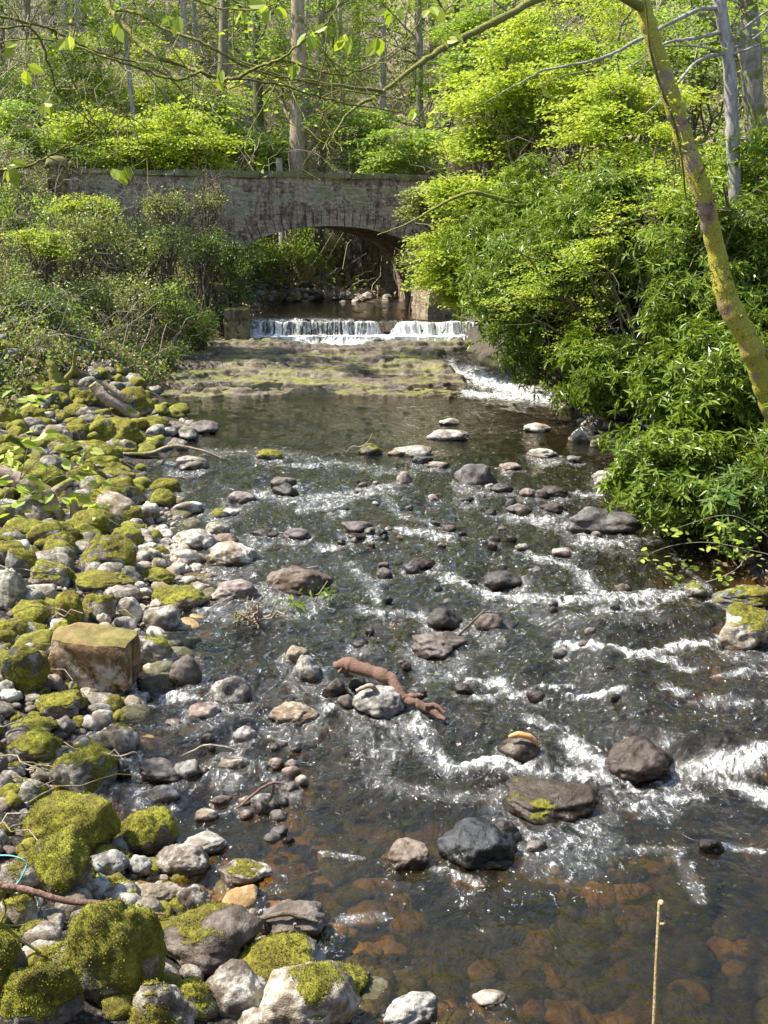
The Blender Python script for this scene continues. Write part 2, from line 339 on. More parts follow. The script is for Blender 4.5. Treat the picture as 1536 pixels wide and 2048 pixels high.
def masonry(name, c1, c2, scale=3.4, mossy=.5):
    m = N(name); tc = m.n('ShaderNodeTexCoord').outputs['Object']
    sw = m.n('ShaderNodeSeparateXYZ', {0: tc}); cv = m.n('ShaderNodeCombineXYZ', {0: sw.outputs[0], 1: sw.outputs[2], 2: 0.0}).outputs[0]
    wv = m.n('ShaderNodeVectorMath', {0: cv, 1: m.n('ShaderNodeVectorMath', {0: m.n('ShaderNodeTexNoise', {'Vector': tc, 'Scale': 2.2}).outputs['Color'], 1: (.30, .30, .30)}, operation='MULTIPLY').outputs[0]}, operation='ADD').outputs[0]
    br = m.n('ShaderNodeTexBrick', {'Vector': wv, 'Scale': scale, 'Mortar Size': .022, 'Mortar Smooth': .4, 'Color1': c1+(1,), 'Color2': c2+(1,), 'Mortar': (c1[0]*.72, c1[1]*.70, c1[2]*.68, 1), 'Bias': 0.0, 'Brick Width': .75, 'Row Height': .3})
    a = m.noise(1.1, 6, tc, .7, .5); b = m.noise(12, 6, tc, .7); c = m.noise(50, 3, tc, .6)
    mp = m.n('ShaderNodeMapping', {'Vector': tc, 'Scale': (3.2, 3.2, .5)}).outputs[0]; st = m.noise(1.6, 5, mp, .7)
    col = m.mix(m.mr(b, .3, .7), m.mix(1.0, br.outputs[0], (.55, .53, .52), 'MULTIPLY'), m.mix(1.0, br.outputs[0], (1.35, 1.3, 1.28), 'MULTIPLY'))
    col = m.mix(m.mr(m.math('ADD', m.math('MULTIPLY', st, .6), m.math('MULTIPLY', m.noise(1.6, 5, tc, .65, .8), .4)), .46, .56, 0, .85), col, m.mix(1.0, col, (.30, .28, .26), 'MULTIPLY'))      # black runs
    col = m.mix(m.mr(m.math('ADD', a, m.math('MULTIPLY', b, .5)), .76, .88, 0, .8), col, (.68, .61, .50))   # pale lime bloom
    nz = m.n('ShaderNodeSeparateXYZ', {0: m.n('ShaderNodeNewGeometry').outputs['Normal']}).outputs[2]
    mf = m.mr(m.math('ADD', m.math('ADD', a, m.math('MULTIPLY', b, .3)), m.math('MULTIPLY', nz, .25)), .80-.25*mossy, .95-.25*mossy, 0, .85)
    col = m.mix(mf, col, m.mix(b, (.07, .075, .018), (.28, .25, .07)))
    h = m.math('ADD', m.math('MULTIPLY', br.outputs['Fac'], -.9), m.math('ADD', b, m.math('MULTIPLY', c, .4)))
    return m.done(m.bsdf(col, .9, m.bump(h, .6, .025), .2))
M['masonry'] = masonry('weathered_masonry', (.34, .26, .19), (.47, .365, .265), 2.3, .55)
M['coping'] = masonry('coping_stone', (.30, .26, .20), (.36, .31, .25), 1.2, 1.0)
M['cutstone'] = masonry('old_cut_stone', (.33, .225, .11), (.37, .25, .12), .25, .12)
M['concrete'] = masonry('mossy_concrete', (.24, .20, .13), (.27, .23, .15), .6, .75)

def shelf_material():
    m = N('bedrock_shelf'); v = m.pos(); a = m.noise(1.3, 6, v, .65, .8); b = m.noise(10, 6, v, .7); c = m.noise(45, 3, v, .7)
    col = m.ramp(m.math('ADD', m.math('MULTIPLY', a, .6), m.math('MULTIPLY', b, .4)), [(.35, (.02, .016, .012)), (.46, (.085, .062, .042)), (.58, (.20, .155, .10)), (.72, (.36, .29, .20))])
    nz = m.n('ShaderNodeSeparateXYZ', {0: m.n('ShaderNodeNewGeometry').outputs['Normal']}).outputs[2]
    mf = m.mr(m.math('ADD', m.noise(.9, 4, v, .6, .3), m.math('MULTIPLY', b, .3)), .60, .75, 0, .85)
    col = m.mix(m.math('MULTIPLY', mf, m.mr(nz, .5, .9)), col, m.mix(b, (.10, .105, .02), (.30, .31, .05)))
    rg = m.mr(m.noise(3, 4, v), .4, .6, .25, .85)
    return m.done(m.bsdf(col, rg, m.bump(m.math('ADD', b, m.math('MULTIPLY', c, .5)), .9, .04), .5))
M['shelf'] = shelf_material()
def plain(name, c, rough=.6):
    m = N(name); b = m.noise(40, 4, m.pos(), .6); return m.done(m.bsdf(m.mix(b, m.mix(1.0, c, (.6, .6, .6), 'MULTIPLY'), m.mix(1.0, c, (1.2, 1.2, 1.2), 'MULTIPLY')), rough))
M['string'] = plain('turquoise_cord', (.25, .62, .60)); M['orangebark'] = plain('orange_bark', (.62, .33, .12)); M['deadplant'] = plain('dry_stem', (.42, .33, .2))
# ------------------------------------------------------------------ ground, water
def gridf(nr, nc):
    i = np.arange(nr-1)[:, None]*nc; j = np.arange(nc-1)[None]
    return np.stack([i+j, i+j+1, i+nc+j+1, i+nc+j], -1).reshape(-1, 4)
def build_ground():
    Ys = np.concatenate([np.linspace(-6, 3.5, 20), 3.6+np.cumsum(np.full(300, 1.0)*np.linspace(.03, .20, 300)), [0]])[:-1]
    Ys = np.concatenate([Ys, np.linspace(Ys[-1]+.4, 140, 110)])
    u = np.linspace(-1, 1, 420); X = np.sign(u)*(np.abs(u)**1.9)
    XX = X[None]*(9+Ys[:, None]*.9+5); XX = XX + 0*Ys[:, None]; YY = Ys[:, None]+0*XX
    Z = H(XX, YY); Z = Z + .03*n2(XX, YY, 5, 2, 9)
    z0 = zw(np.clip(XX, -20, 20), YY)
    bed = ss(.03, -.03, Z-z0)*ss(62, 55, YY)
    dl = XL(YY)-XX; dr = XX-XR(YY)
    gravel = np.clip(ss(3.2, 1.5, dl + n2(XX, YY, .6, 2, 11)*.8)*ss(22, 17, YY) + ss(1.5, .7, dr)*.8, 0, 1)*ss(50, 45, YY)
    far = ss(9, 14, YY)
    me = mesh('ground', (np.stack([XX, YY, Z], -1), gridf(*XX.shape)), M['ground'], True,
              {'bed': bed.ravel(), 'gravel': gravel.ravel(), 'far': far.ravel()})
    tag(obj('ground', me), kind='structure')
build_ground()

# foam strokes: photo pixels, half width in pixels, strength
FOAM = [
 ([(500, 648), (600, 648), (760, 655), (915, 665)], 12, .85), ([(520, 690), (700, 688), (915, 690)], 10, 1.2), ([(680, 668), (850, 672), (915, 672)], 14, .9),
 ([(850, 716), (890, 730), (930, 745)], 14, 1), ([(930, 745), (990, 765), (1040, 785), (1095, 792)], 17, 1.1), ([(930, 788), (1010, 792), (1110, 797)], 8, 1),
 ([(420, 905), (560, 905), (690, 930), (820, 945)], 13, .40), ([(560, 930), (680, 928)], 6, .6),
 ([(520, 985), (600, 1000), (700, 990), (780, 980)], 13, .62), ([(600, 1020), (700, 1000)], 8, .6), ([(760, 985), (800, 1030), (880, 1050)], 10, .45),
 ([(800, 1060), (860, 1068), (900, 1078)], 8, .7), ([(640, 1095), (700, 1092)], 8, .6), ([(700, 1130), (740, 1165), (760, 1200)], 10, .5),
 ([(1010, 1030), (1150, 1050), (1170, 1080), (1240, 1090)], 10, .75), ([(1150, 985), (1200, 988)], 6, .7), ([(1060, 1110), (1130, 1135), (1180, 1160)], 9, .7),
 ([(900, 1160), (980, 1190), (1100, 1200), (1200, 1195)], 12, .75), ([(1170, 1165), (1230, 1200), (1330, 1195), (1400, 1175)], 13, .8), ([(1200, 1220), (1300, 1215)], 10, .7),
 ([(720, 1215), (760, 1225), (850, 1225)], 7, .7), ([(850, 1250), (900, 1265), (960, 1270)], 7, .6), ([(880, 1340), (930, 1310), (1000, 1290)], 8, .5),
 ([(1120, 1290), (1200, 1292), (1290, 1305), (1350, 1292), (1410, 1292)], 7, 1), ([(1270, 1305), (1340, 1320), (1380, 1340)], 9, .7),
 ([(940, 1362), (1000, 1360), (1010, 1380)], 9, .75), ([(950, 1395), (1050, 1385), (1140, 1370)], 7, .75), ([(1140, 1393), (1250, 1385)], 5, 1), ([(1430, 1355), (1540, 1350)], 6, .8), ([(1330, 1375), (1400, 1400), (1530, 1410)], 10, .6),
 ([(830, 1430), (860, 1500), (900, 1530), (1000, 1535), (1060, 1530)], 17, .72), ([(900, 1530), (1000, 1525), (1050, 1535)], 8, 1.05),
 ([(1140, 1480), (1160, 1500), (1200, 1530)], 14, .95), ([(1060, 1535), (1150, 1545), (1230, 1560), (1300, 1590), (1390, 1600)], 12, .8), ([(1050, 1440), (1130, 1460)], 10, .6),
 ([(1420, 1540), (1480, 1530), (1560, 1520)], 26, 1.15), ([(1380, 1530), (1450, 1570), (1560, 1610)], 14, .85), ([(1260, 1620), (1330, 1600)], 6, .8),
 ([(780, 1500), (750, 1560), (800, 1580), (960, 1600)], 20, .42), ([(1250, 1700), (1350, 1700), (1400, 1800)], 16, .42), ([(1010, 1650), (1060, 1670)], 10, .65), ([(1420, 1690), (1520, 1705)], 7, .7),
 ([(650, 1710), (720, 1720)], 6, .65), ([(690, 1840), (760, 1830)], 12, .6), ([(850, 1725), (890, 1745), (950, 1760)], 10, .6), ([(340, 1390), (370, 1400)], 16, .75), ([(250, 1370), (300, 1400)], 9, .55), ([(640, 1415), (700, 1420)], 8, .65),
 ([(700, 1440), (720, 1500), (800, 1490)], 14, .45), ([(360, 1215), (400, 1225), (440, 1225)], 6, .8), ([(1300, 1060), (1420, 1180)], 6, .4), ([(760, 610), (800, 606)], 4, .8), ([(1440, 1270), (1430, 1290)], 8, .8),
 ([(920, 1180), (1000, 1215), (1120, 1240), (1300, 1235)], 22, .36), ([(540, 1060), (800, 1110), (1000, 1120)], 26, .26), ([(850, 1330), (1100, 1320), (1500, 1450)], 30, .26)]
def build_water():
    rows = np.concatenate([np.arange(2300, 700, -1.55), np.arange(700, 560, -.7)])
    ang = np.arctan((rows-1024)/FPX)+PITCH
    Ys = 4.0; ys = []
    cand = np.concatenate([np.arange(3.0, 12, .0065), np.arange(12, 22, .02), np.arange(22, 29.6, .04), np.arange(29.6, 30.6, .012), np.arange(30.6, 54, .12)])
    Y = cand[::1]
    # thin out near rows to about one sample per 1.6 photo pixels
    r = 1024+FPX*np.tan(np.arctan2(3.7-zw1(Y), Y)-PITCH); keep = [0]
    for k in range(1, len(Y)):
        if abs(r[k]-r[keep[-1]]) > 2.2 or Y[k] > 29.6 and Y[k] < 30.6 or Y[k]-Y[keep[-1]] > .15: keep.append(k)
    Y = Y[keep]; u = np.linspace(0, 1, 520)
    x0 = XL(Y)-1.6; x1 = XR(Y)+1.6; x1 = np.minimum(x1, 768/FPX*Y*1.12+1.5)
    X = x0[:, None]+(x1-x0)[:, None]*u[None]; YY = Y[:, None]+0*X
    fm_ = ss(29.6, 29.8, YY)*(1-ss(30.6, 30.9, YY)); Z = zw(X, YY+fm_*.13*n2(X*1.6, X*0, 1, 3, 36))
    rough = ss(6.2, 7.2, YY)*.75+.25
    rough = rough*(1-.72*ss(15.5, 17, YY)*(1-ss(22.5, 23, YY))); rough = rough*(1-.85*ss(30.5, 31, YY))
    rough = np.clip(rough+.12*n2(X, YY, .7, 2, 21), .05, 1)
    # foam field
    d = np.stack([X, YY, Z], -1)-CAM; dep = d@FW; px = 768+FPX*d[..., 0]/dep; pr = 1024-FPX*(d@UP)/dep
    foam = np.zeros_like(X)
    for pts, wd, st in FOAM:
        for (ax, ay), (bx, by) in zip(pts[:-1], pts[1:]):
            vx, vy = bx-ax, by-ay; L = vx*vx+vy*vy
            t = np.clip(((px-ax)*vx+(pr-ay)*vy)/L, 0, 1)
            dd = np.hypot((px-ax-t*vx)*.55, pr-ay-t*vy)
            foam = np.maximum(foam, st*np.exp(-(dd/(wd*1.15))**2))
    for rx_, ry_, rw_ in WET:                      # froth where the current breaks on the stones
        if ry_ > 16.5 or rw_ < .12: continue
        kx = (X-rx_)/(rw_*.75); ky = np.where(YY < ry_, (ry_-YY)/(rw_*1.5), (YY-ry_)/(rw_*.45)); e = kx*kx+ky*ky
        foam = np.maximum(foam, (.46 if ry_ > 6.6 else .28)*np.exp(-(e-.35)**2*2.2)*(e < 4))
    foam = np.maximum(foam, .16*ss(6.8, 7.6, YY)*(1-ss(15.5, 16.6, YY)))
    foam = np.maximum(foam, .10*ss(5.2, 6.8, YY)*(1-ss(15.5, 16.6, YY)))
    foam = foam*(1-.9*ss(29.88, 29.9, YY)*(1-ss(29.9, 29.97, YY))*0)
    strk = n2(X*1.3, YY*.4, 1, 2, 31)*.9+n2(X*6.7, YY*.8, 1, 3, 32)*.6
    fall = ss(29.8, 29.95, YY)*(1-ss(30.36, 30.42, YY))
    rq = np.random.RandomState(5); xx = np.linspace(-9, 9, 1400); col = sum(np.interp(xx, np.linspace(-9, 9, k), rq.normal(size=k))*a_ for k, a_ in ((9, .5), (31, .35), (120, .3), (500, .4), (1100, .3))); fine = np.interp(X+.12*n2(X, YY*3, 2, 2, 39), xx, col)
    foam = np.where(fall > .5, np.clip(np.where(YY > 30.2, .68, 1.2)+.55*fine+.35*ss(-3.6, 0, X), .12, 1.5), foam)
    # waves
    wv = (.040*n2(X, YY, 2.6, 3, 22)+.026*n2(X*1.0, YY*1.3, 7, 3, 23)+.010*n2(X, YY, 19, 2, 27))*rough
    wv = wv + .012*n2(X, YY, 1.3, 2, 24)
    wv = wv + foam*(.035*(n2(X, YY, 16, 3, 25)+.35))*ss(.3, .7, foam)*(YY < 29)
    Z = Z+wv*(1-.6*fall)
    Yd = YY-.13*fall*ss(29.9, 30.1, YY)-.02*fall*fine
    bd = Z-H(X, YY); murk = np.clip(.0+1.1*bd+.42*ss(6.0, 8.5, YY)+.32*n2(X, YY, .8, 3, 77), .03, .93); murk = np.where(YY > 17, np.maximum(murk, .6), murk)
    murk = np.where(YY > 30.3, .93, murk)
    me = mesh('water', (np.stack([X, Yd, Z], -1), gridf(*X.shape)), M['water'], True,
              {'foam': foam.ravel(), 'rough': rough.ravel(), 'murk': murk.ravel()})
    tag(obj('water', me), kind='structure')
# ------------------------------------------------------------------ bedrock shelf below the weir
def build_shelf():
    xs = np.linspace(-6.5, 6, 560); ys = np.concatenate([np.linspace(22.0, 24.5, 210), np.linspace(24.52, 30.5, 260)])
    X, Y = np.meshgrid(xs, ys)
    edge = 22.6+.35*n2(X, X*0, .7, 3, 41)+.12*n2(X, X*0, 4, 2, 42)
    t = np.clip((Y-edge)/7.2, -1, 1)
    z = .47+.56*np.clip(t, 0, 1)**.8
    z = z+.085*n2(X*.7, Y*1.6, .9, 4, 43)+.02*n2(X*.6, Y*2, 4, 3, 49)
    step = .10; q = z/step; fr = q-np.floor(q); z = (np.floor(q)+ss(.80, 1.0, fr))*step+.022*n2(X, Y, 6, 4, 44)
    z = np.where(Y < edge, z-2.5*(edge-Y)-.02, z)
    chan = np.interp(Y, [22, 23, 24.5, 26, 28, 29.5, 31], [1.7, 1.7, 1.75, 1.5, 1.2, 2.6, 2.6])+.12*n2(Y, Y*0, 1.5, 2, 45)
    z = z-.9*ss(-.05, .5, X-chan); z = z-.25*ss(29.3, 29.7, Y)*ss(-2.8, -2.2, X)
    z = z - .5*ss(0, .4, XL(Y)-.6-X)*0
    me = mesh('bedrock_shelf', (np.stack([X, Y, z], -1), gridf(*X.shape)), M['shelf'], True)
    tag(obj('bedrock_shelf', me), kind='structure')
build_shelf()
# stone sill of the weir: the built step the water falls over
def build_weir():
    g = Geo(); x = -3.95
    while x < 2.6:
        wd = R.uniform(.35, .8); yo = R.uniform(-.03, .03)
        g.add(*box((x+wd/2, 30.62+yo, 1.06), (wd-.015, .5, .66))); x += wd
    x = -3.95
    while x < 2.6:
        wd = R.uniform(.4, .9); g.add(*box((x+wd/2, 30.25+R.uniform(-.03, .03), .72), (wd-.015, .4, .60))); x += wd
    tag(obj('weir', mesh('weir', g, M['masonry'], False)), 'low two-step stone weir with white water falling over it below the bridge', 'weir')
build_weir()

# ------------------------------------------------------------------ bridge
A = P(118, 335, 32.0); B = P(925, 350, 36.2)
ux = (B-A)[:2]; LEN = np.linalg.norm(ux); ang = math.atan2(ux[1], ux[0])
BR = thing('stone_bridge', 'old weathered stone arch bridge with mossy coping crossing the stream', 'bridge', (A[0], A[1], 0))
BR.rotation_euler = (0, 0, ang)
ZT = 5.50                                        # parapet top
def bl(px, row):                                 # photo pixel -> (along, height) on the bridge face
    d = ray(px, row); nx = np.array([-math.sin(ang), math.cos(ang), 0]); t = ((A-CAM)@nx)/(d@nx); q = CAM+d*t
    return (q-A)[:2]@np.array([math.cos(ang), math.sin(ang)]), q[2]
archpx = [(440, 640), (455, 560), (480, 506), (510, 482), (545, 468), (600, 456), (660, 452), (720, 456), (770, 467), (815, 484), (850, 508), (872, 560), (880, 640)]
arch = np.array([bl(*p) for p in archpx]); archs = smoothline(np.c_[arch, np.zeros(len(arch))], 5)[:, :2]
DEP = 3.6
def top_at(s): return ZT + (s/LEN)*(B[2]-A[2]) - (A[2]-ZT)*0
def build_bridge():
    s0, s1 = -.2, LEN+5.0
    # face grid with the arch opening cut out, real relief on the stones
    ns, nz = 300, 130; S_ = np.linspace(s0, s1, ns); g = Geo()
    zb = np.interp(S_, archs[:, 0], archs[:, 1], left=.2, right=.2)
    inside = (S_ > archs[0, 0]) & (S_ < archs[-1, 0])
    T = np.linspace(0, 1, nz)
    for side in (0, 1):
        Sg = np.repeat(S_[:, None], nz, 1); lo = np.where(inside, zb, .2)[:, None]
        Zg = lo+(top_at(S_)[:, None]-.14-lo)*T[None]
        rel = .03*n2(Sg, Zg, 1.8, 3, 51)+.02*n2(Sg*1.4, Zg*3.4, 2.2, 2, 52)
        row = np.floor(Zg/.27+.15*n2(Sg, Zg, .6, 2, 53)); colj = np.floor(Sg/.42+row*.37+.2*noise(np.stack([Sg*.8, row, row*0], -1), 5))
        rel = rel+.035*(_h(colj.astype(np.int64), row.astype(np.int64), 0*row.astype(np.int64), 9)-.5)
        V = np.full_like(Sg, side*DEP)+(rel if side == 0 else -rel)
        g.add(np.stack([Sg, V, Zg], -1), gridf(ns, nz) if side == 0 else gridf(ns, nz)[:, ::-1])
    obj('wall', mesh('wall', g, M['masonry'], True), BR)
    # barrel of the arch
    a = archs; n = len(a); nd = 24; V = np.linspace(.0, DEP, nd)
    v = np.stack([np.repeat(a[:, 0][:, None], nd, 1), np.repeat(V[None], n, 0), np.repeat(a[:, 1][:, None], nd, 1)], -1)
    v[..., 2] += .02*n2(v[..., 0]*2, v[..., 1]*2, 1, 2, 55)
    obj('arch_vault', mesh('arch_vault', (v, gridf(n, nd)), M['masonry'], True), BR)
    # voussoirs round the opening, set slightly proud
    g = Geo(); seg = np.cumsum(np.r_[0, np.linalg.norm(np.diff(a, axis=0), axis=1)]); m = int(seg[-1]/.24); q = np.linspace(0, seg[-1], m+1)
    px_ = np.interp(q, seg, a[:, 0]); pz_ = np.interp(q, seg, a[:, 1]); cx, cz = px_.mean(), pz_.min()
    for k in range(m):
        p0, p1 = np.array([px_[k], pz_[k]]), np.array([px_[k+1], pz_[k+1]])
        tdir = p1-p0; tdir /= np.linalg.norm(tdir); nn = np.array([-tdir[1], tdir[0]]); hgt = .42+.06*R.rand(); gp = .008
        c = [p0+tdir*gp, p1-tdir*gp, p1-tdir*gp+nn*hgt, p0+tdir*gp+nn*hgt]; f0 = -.045-.03*R.rand()
        vv = [[x, f0, z] for x, z in c]+[[x, .1, z] for x, z in c]
        g.add(vv, [[0, 1, 2, 3], [0, 4, 5, 1], [1, 5, 6, 2], [2, 6, 7, 3], [3, 7, 4, 0]])
    obj('arch_ring', mesh('arch_ring', g, M['masonry'], False), BR)
    for v0 in (-.07, DEP-.38):
        g = Geo(); x = 0.35
        while x < LEN+4.5:
            wd = R.uniform(.55, 1.0); zt = float(top_at(x+wd/2)); hh = .15+R.uniform(-.01, .02); c = (x+wd/2, v0+.22, zt-.14+hh/2)
            vv, ff = box(c, (wd-.02, .46, hh)); vv = np.array(vv); vv[:, 2] += .015*R.normal(size=8); vv[:, 1] += .012*R.normal(size=8); g.add(vv, ff); x += wd
        obj('coping', mesh('coping', g, M['coping'], False), BR)
    for s_, hh, wd in ((-.05, .34, .55), (LEN+.0, .62, .6)):
        n_ = 14; th = np.linspace(0, 2*np.pi, 13)[:-1]; g = Geo(); zb_ = 2.5; zt = float(top_at(s_))+hh
        prof = [(1, zb_), (1, zt-.28), (1.12, zt-.28), (1.12, zt-.18), (.95, zt-.08), (.6, zt-.02), (.05, zt)]
        ring = []
        for r_, z in prof:
            sq = np.stack([np.sign(np.cos(th))*np.abs(np.cos(th))**.45*wd/2*r_, np.sign(np.sin(th))*np.abs(np.sin(th))**.45*wd/2*r_, np.full(12, z)], -1); ring.append(sq)
        v = np.array(ring); i = np.arange(len(prof)-1)[:, None]*12; j = np.arange(12)[None]; k = (j+1) % 12
        v = v+.012*R.normal(size=v.shape)
        g.add(v+np.array([s_, .15, 0]), np.stack([i+j, i+k, i+12+k, i+12+j], -1).reshape(-1, 4))
        obj('end_pillar', mesh('end_pillar', g, M['coping'], True), BR)
    v, f = box((s0+(s1-s0)/2, DEP/2, 4.35), (s1-s0, DEP-.3, .2)); obj('deck', mesh('deck', (v, f), M['masonry'], False), BR)
build_bridge()

# ------------------------------------------------------------------ concrete and masonry beside the weir
def block(name, label, c, s, rot, mat, cat='wall', nn=14, amp=.02, seed=0, rnd=.045):
    g = Geo()
    for ax in range(3):
        for sg in (-1, 1):
            u, v = np.meshgrid(np.linspace(-1, 1, nn), np.linspace(-1, 1, nn)); q = np.zeros((nn, nn, 3)); o = [a for a in range(3) if a != ax]
            q[..., ax] = sg; q[..., o[0]] = u; q[..., o[1]] = v
            # rounded worn edges
            r = np.linalg.norm(q, axis=-1, keepdims=True); q = q*(1-rnd*ss(1.2, 1.73, r))
            q = q*np.array(s)/2; q = q+amp*np.stack([n2(q[..., 0]+q[..., 2]*1.3, q[..., 1], 3, 3, seed+k) for k in range(3)], -1)
            g.add(q, gridf(nn, nn)[:, ::(1 if (sg > 0) ^ (ax == 1) else -1)])
    o = obj(name, mesh(name, g, mat, True), None, c); o.rotation_euler = (0, 0, rot); tag(o, label, cat)
    return o
def at_px(px, row, Y): return P(px, row, Y)
c = P(472, 655, 29.7); block('concrete_block', 'square-edged mossy concrete block at the left end of the weir', (c[0], 30.0, 1.18), (.66, .9, 1.25), .05, M['concrete'], seed=3)
c = P(415, 640, 30.6); block('retaining_wall', 'tall mossy retaining wall on the left bank behind the concrete block', (c[0]-.15, 31.3, 1.55), (1.25, 1.1, 1.75), .22, M['concrete'], seed=6, amp=.04)
c = P(850, 630, 31.2); block('bridge_footing', 'dark stone footing under the right side of the bridge arch', (c[0]+.3, 32.2, 1.6), (.9, 1.6, 1.35), .3, M['masonry'], seed=9, amp=.05)
c = P(750, 560, 42); block('river_wall', 'shaded masonry wall on the right bank seen through the arch', (c[0]+.6, 42.5, 2.4), (3.4, .8, 2.6), -.25, M['masonry'], seed=12, amp=.05)
# ------------------------------------------------------------------ rocks
import bmesh
_ico = {}
def ico(sub):
    if sub not in _ico:
        bm = bmesh.new(); bmesh.ops.create_icosphere(bm, subdivisions=sub, radius=1)
        _ico[sub] = (np.array([v.co[:] for v in bm.verts]), np.array([[v.index for v in f.verts] for f in bm.faces])); bm.free()
    return _ico[sub]
def rock_shape(seed, sub, ang_=.5, amp=1.0):
    d, f = ico(sub); rs = np.random.RandomState(seed)
    n = int(9+8*ang_); pl = rs.normal(size=(n, 3)); pl /= np.linalg.norm(pl, axis=1)[:, None]; pl[0] = [0, 0, -1]
    off = rs.uniform(.66, .98, n); off[0] = .7
    if seed == 4242: off = rs.uniform(.86, 1.0, n)
    rr = off[None]/np.maximum(d@pl.T, .05)
    k = 6+16*ang_; r = (np.sum(rr**-k, 1)+1.0)**(-1/k)
    s = rs.uniform(0, 50)
    r = r*(1+amp*(.17*fbm(d*1.5+s, 3, seed % 97)+.05*fbm(d*4+s, 3, 3)-.05*np.abs(fbm(d*3+s, 2, 9))+.016*fbm(d*13+s, 3, 5)))
    p = d*r[:, None]; p = p/np.abs(p).max(0)
    return p, f
COL = {'g': (.20, .18, .155, .5), 'w': (.40, .345, .265, .8), 'd': (.10, .092, .085, .05), 'b': (.165, .135, .115, .15), 'k': (.30, .225, .19, .35), 'm': (.20, .185, .15, .4), 'p': (.32, .285, .215, .7), 't': (.31, .25, .17, .4)}
rock_n = [0]; WET = []
def make_moss(parent, P_, Nn, m, size, dens, mat='moss'):
    w_ = np.clip(m, 0, 1)*(Nn[:, 2] > -.3); w_ = w_*(w_ > .25)
    if w_.sum() < 1: return
    n = int(min(9000, dens)); idx = R.choice(len(P_), n, p=w_/w_.sum())
    nn = Nn[idx]+R.normal(size=(n, 3))*.55; nn /= np.linalg.norm(nn, axis=1)[:, None]
    pos = P_[idx]+R.normal(size=(n, 3))*size*.9-Nn[idx]*size*.35
    fr = frames(nn, rnd_dirs(n)); tv = np.array([[-.34, 0, 0], [.34, 0, 0], [.2, .8, .1], [-.12, 1, 0]])
    v, f = scatter(tv, [[0, 1, 2, 3]], pos, fr, R.uniform(.6, 1.4, n)*size)
    obj('moss', mesh('moss', (v, f), M[mat], True), parent)
def rock(cx, base, wpx, hpx, typ, label, cat='rock', name='rock', group=None, moss=None, seed=None, ang_=None, yaw=None, Yfix=None, tufts=True, roll=0):
    rock_n[0] += 1; seed = seed or (rock_n[0]*37+11)
    rs = np.random.RandomState(seed)
    q = hit(cx, base) if Yfix is None else P(cx, base, Yfix)
    x, Y, z = q; dep = (q-CAM)@FW; s = dep/FPX; a = math.atan2(3.7-z, Y)
    W = wpx*s; D = W*rs.uniform(.62, .85); Hv = hpx*s
    top = max(.22*W, (Hv-.55*D*math.sin(a))/math.cos(a)); inw = H(x, Y) < zw(x, Y)-.02
    hz = top/(1.28 if inw else 1.45)
    sub = 6 if wpx > 230 else 5 if wpx > 90 else 4 if wpx > 40 else 3
    p, f = rock_shape(seed, sub, rs.uniform(.15, .8) if ang_ is None else ang_)
    yw = rs.uniform(-.35, .35) if yaw is None else yaw
    p = p*np.array([W/2*1.08, D/2*1.08, hz*1.04])
    if roll: cr, sr = math.cos(roll), math.sin(roll); p = np.c_[p[:, 0]*cr+p[:, 2]*sr, p[:, 1], -p[:, 0]*sr+p[:, 2]*cr]
    cyw, syw = math.cos(yw), math.sin(yw); p = np.c_[p[:, 0]*cyw-p[:, 1]*syw, p[:, 0]*syw+p[:, 1]*cyw, p[:, 2]]
    cz = top-hz; loc = np.array([x, Y+D*.42, float(G(x, Y))+cz])
    if inw: WET.append((loc[0], loc[1], W))
    # normals for moss
    fn = np.cross(p[f[:, 1]]-p[f[:, 0]], p[f[:, 2]]-p[f[:, 0]]); nn = np.zeros_like(p)
    for k in range(3): np.add.at(nn, f[:, k], fn)
    nn /= np.linalg.norm(nn, axis=1)[:, None]+1e-9
    bias = {'m': .28, 'M': .44, 'p': -.12, 'g': -1.2, 'w': -1.0, 'd': -1.2, 'b': -1.2, 'k': -1.0, 't': -.5}[typ] if moss is None else moss
    if base < 1150 and typ in 'mM' and moss is None: bias += .18
    pw = p+loc; m = np.clip(nn[:, 2]*.55+bias+.55*fbm(pw*(3.2/max(W*2, .5)), 3, 77)+.25*fbm(pw*9, 2, 71), -1, 1.2)
    m = ss(.0, .75, m)*.9
    wl = float(zw(loc[0], loc[1])); wetz = ss(.07, .0, p[:, 2]+loc[2]-wl-.05*fbm(pw*7, 2, 5)*1.0) if Y < 60 else 0*m
    near_w = 1.0 if inw or H(loc[0], loc[1])-wl < .12 else 0
    wet = np.clip(wetz*near_w+(.55 if typ == 'd' else .2 if typ == 'b' else 0), 0, 1)
    m = m*(1-wetz*near_w)
    t = typ if typ in COL else 'm'; c = COL[t]; j = rs.uniform(.85, 1.15); h = rs.uniform(-.02, .02)
    o = obj(name, mesh(name, (p, f), M['rock'], True, {'moss': m, 'wet': wet}), None, loc)
    o.color = (c[0]*j+h, c[1]*j, c[2]*j-h, c[3])
    tag(o, label, cat, group)
    if tufts and wpx > 42 and m.max() > .3:
        ts = max(.007, 1.45*s); make_moss(o, p, nn, m, ts, wpx*hpx*.24*float(np.mean(m[nn[:, 2] > 0] > .3)))
    return o
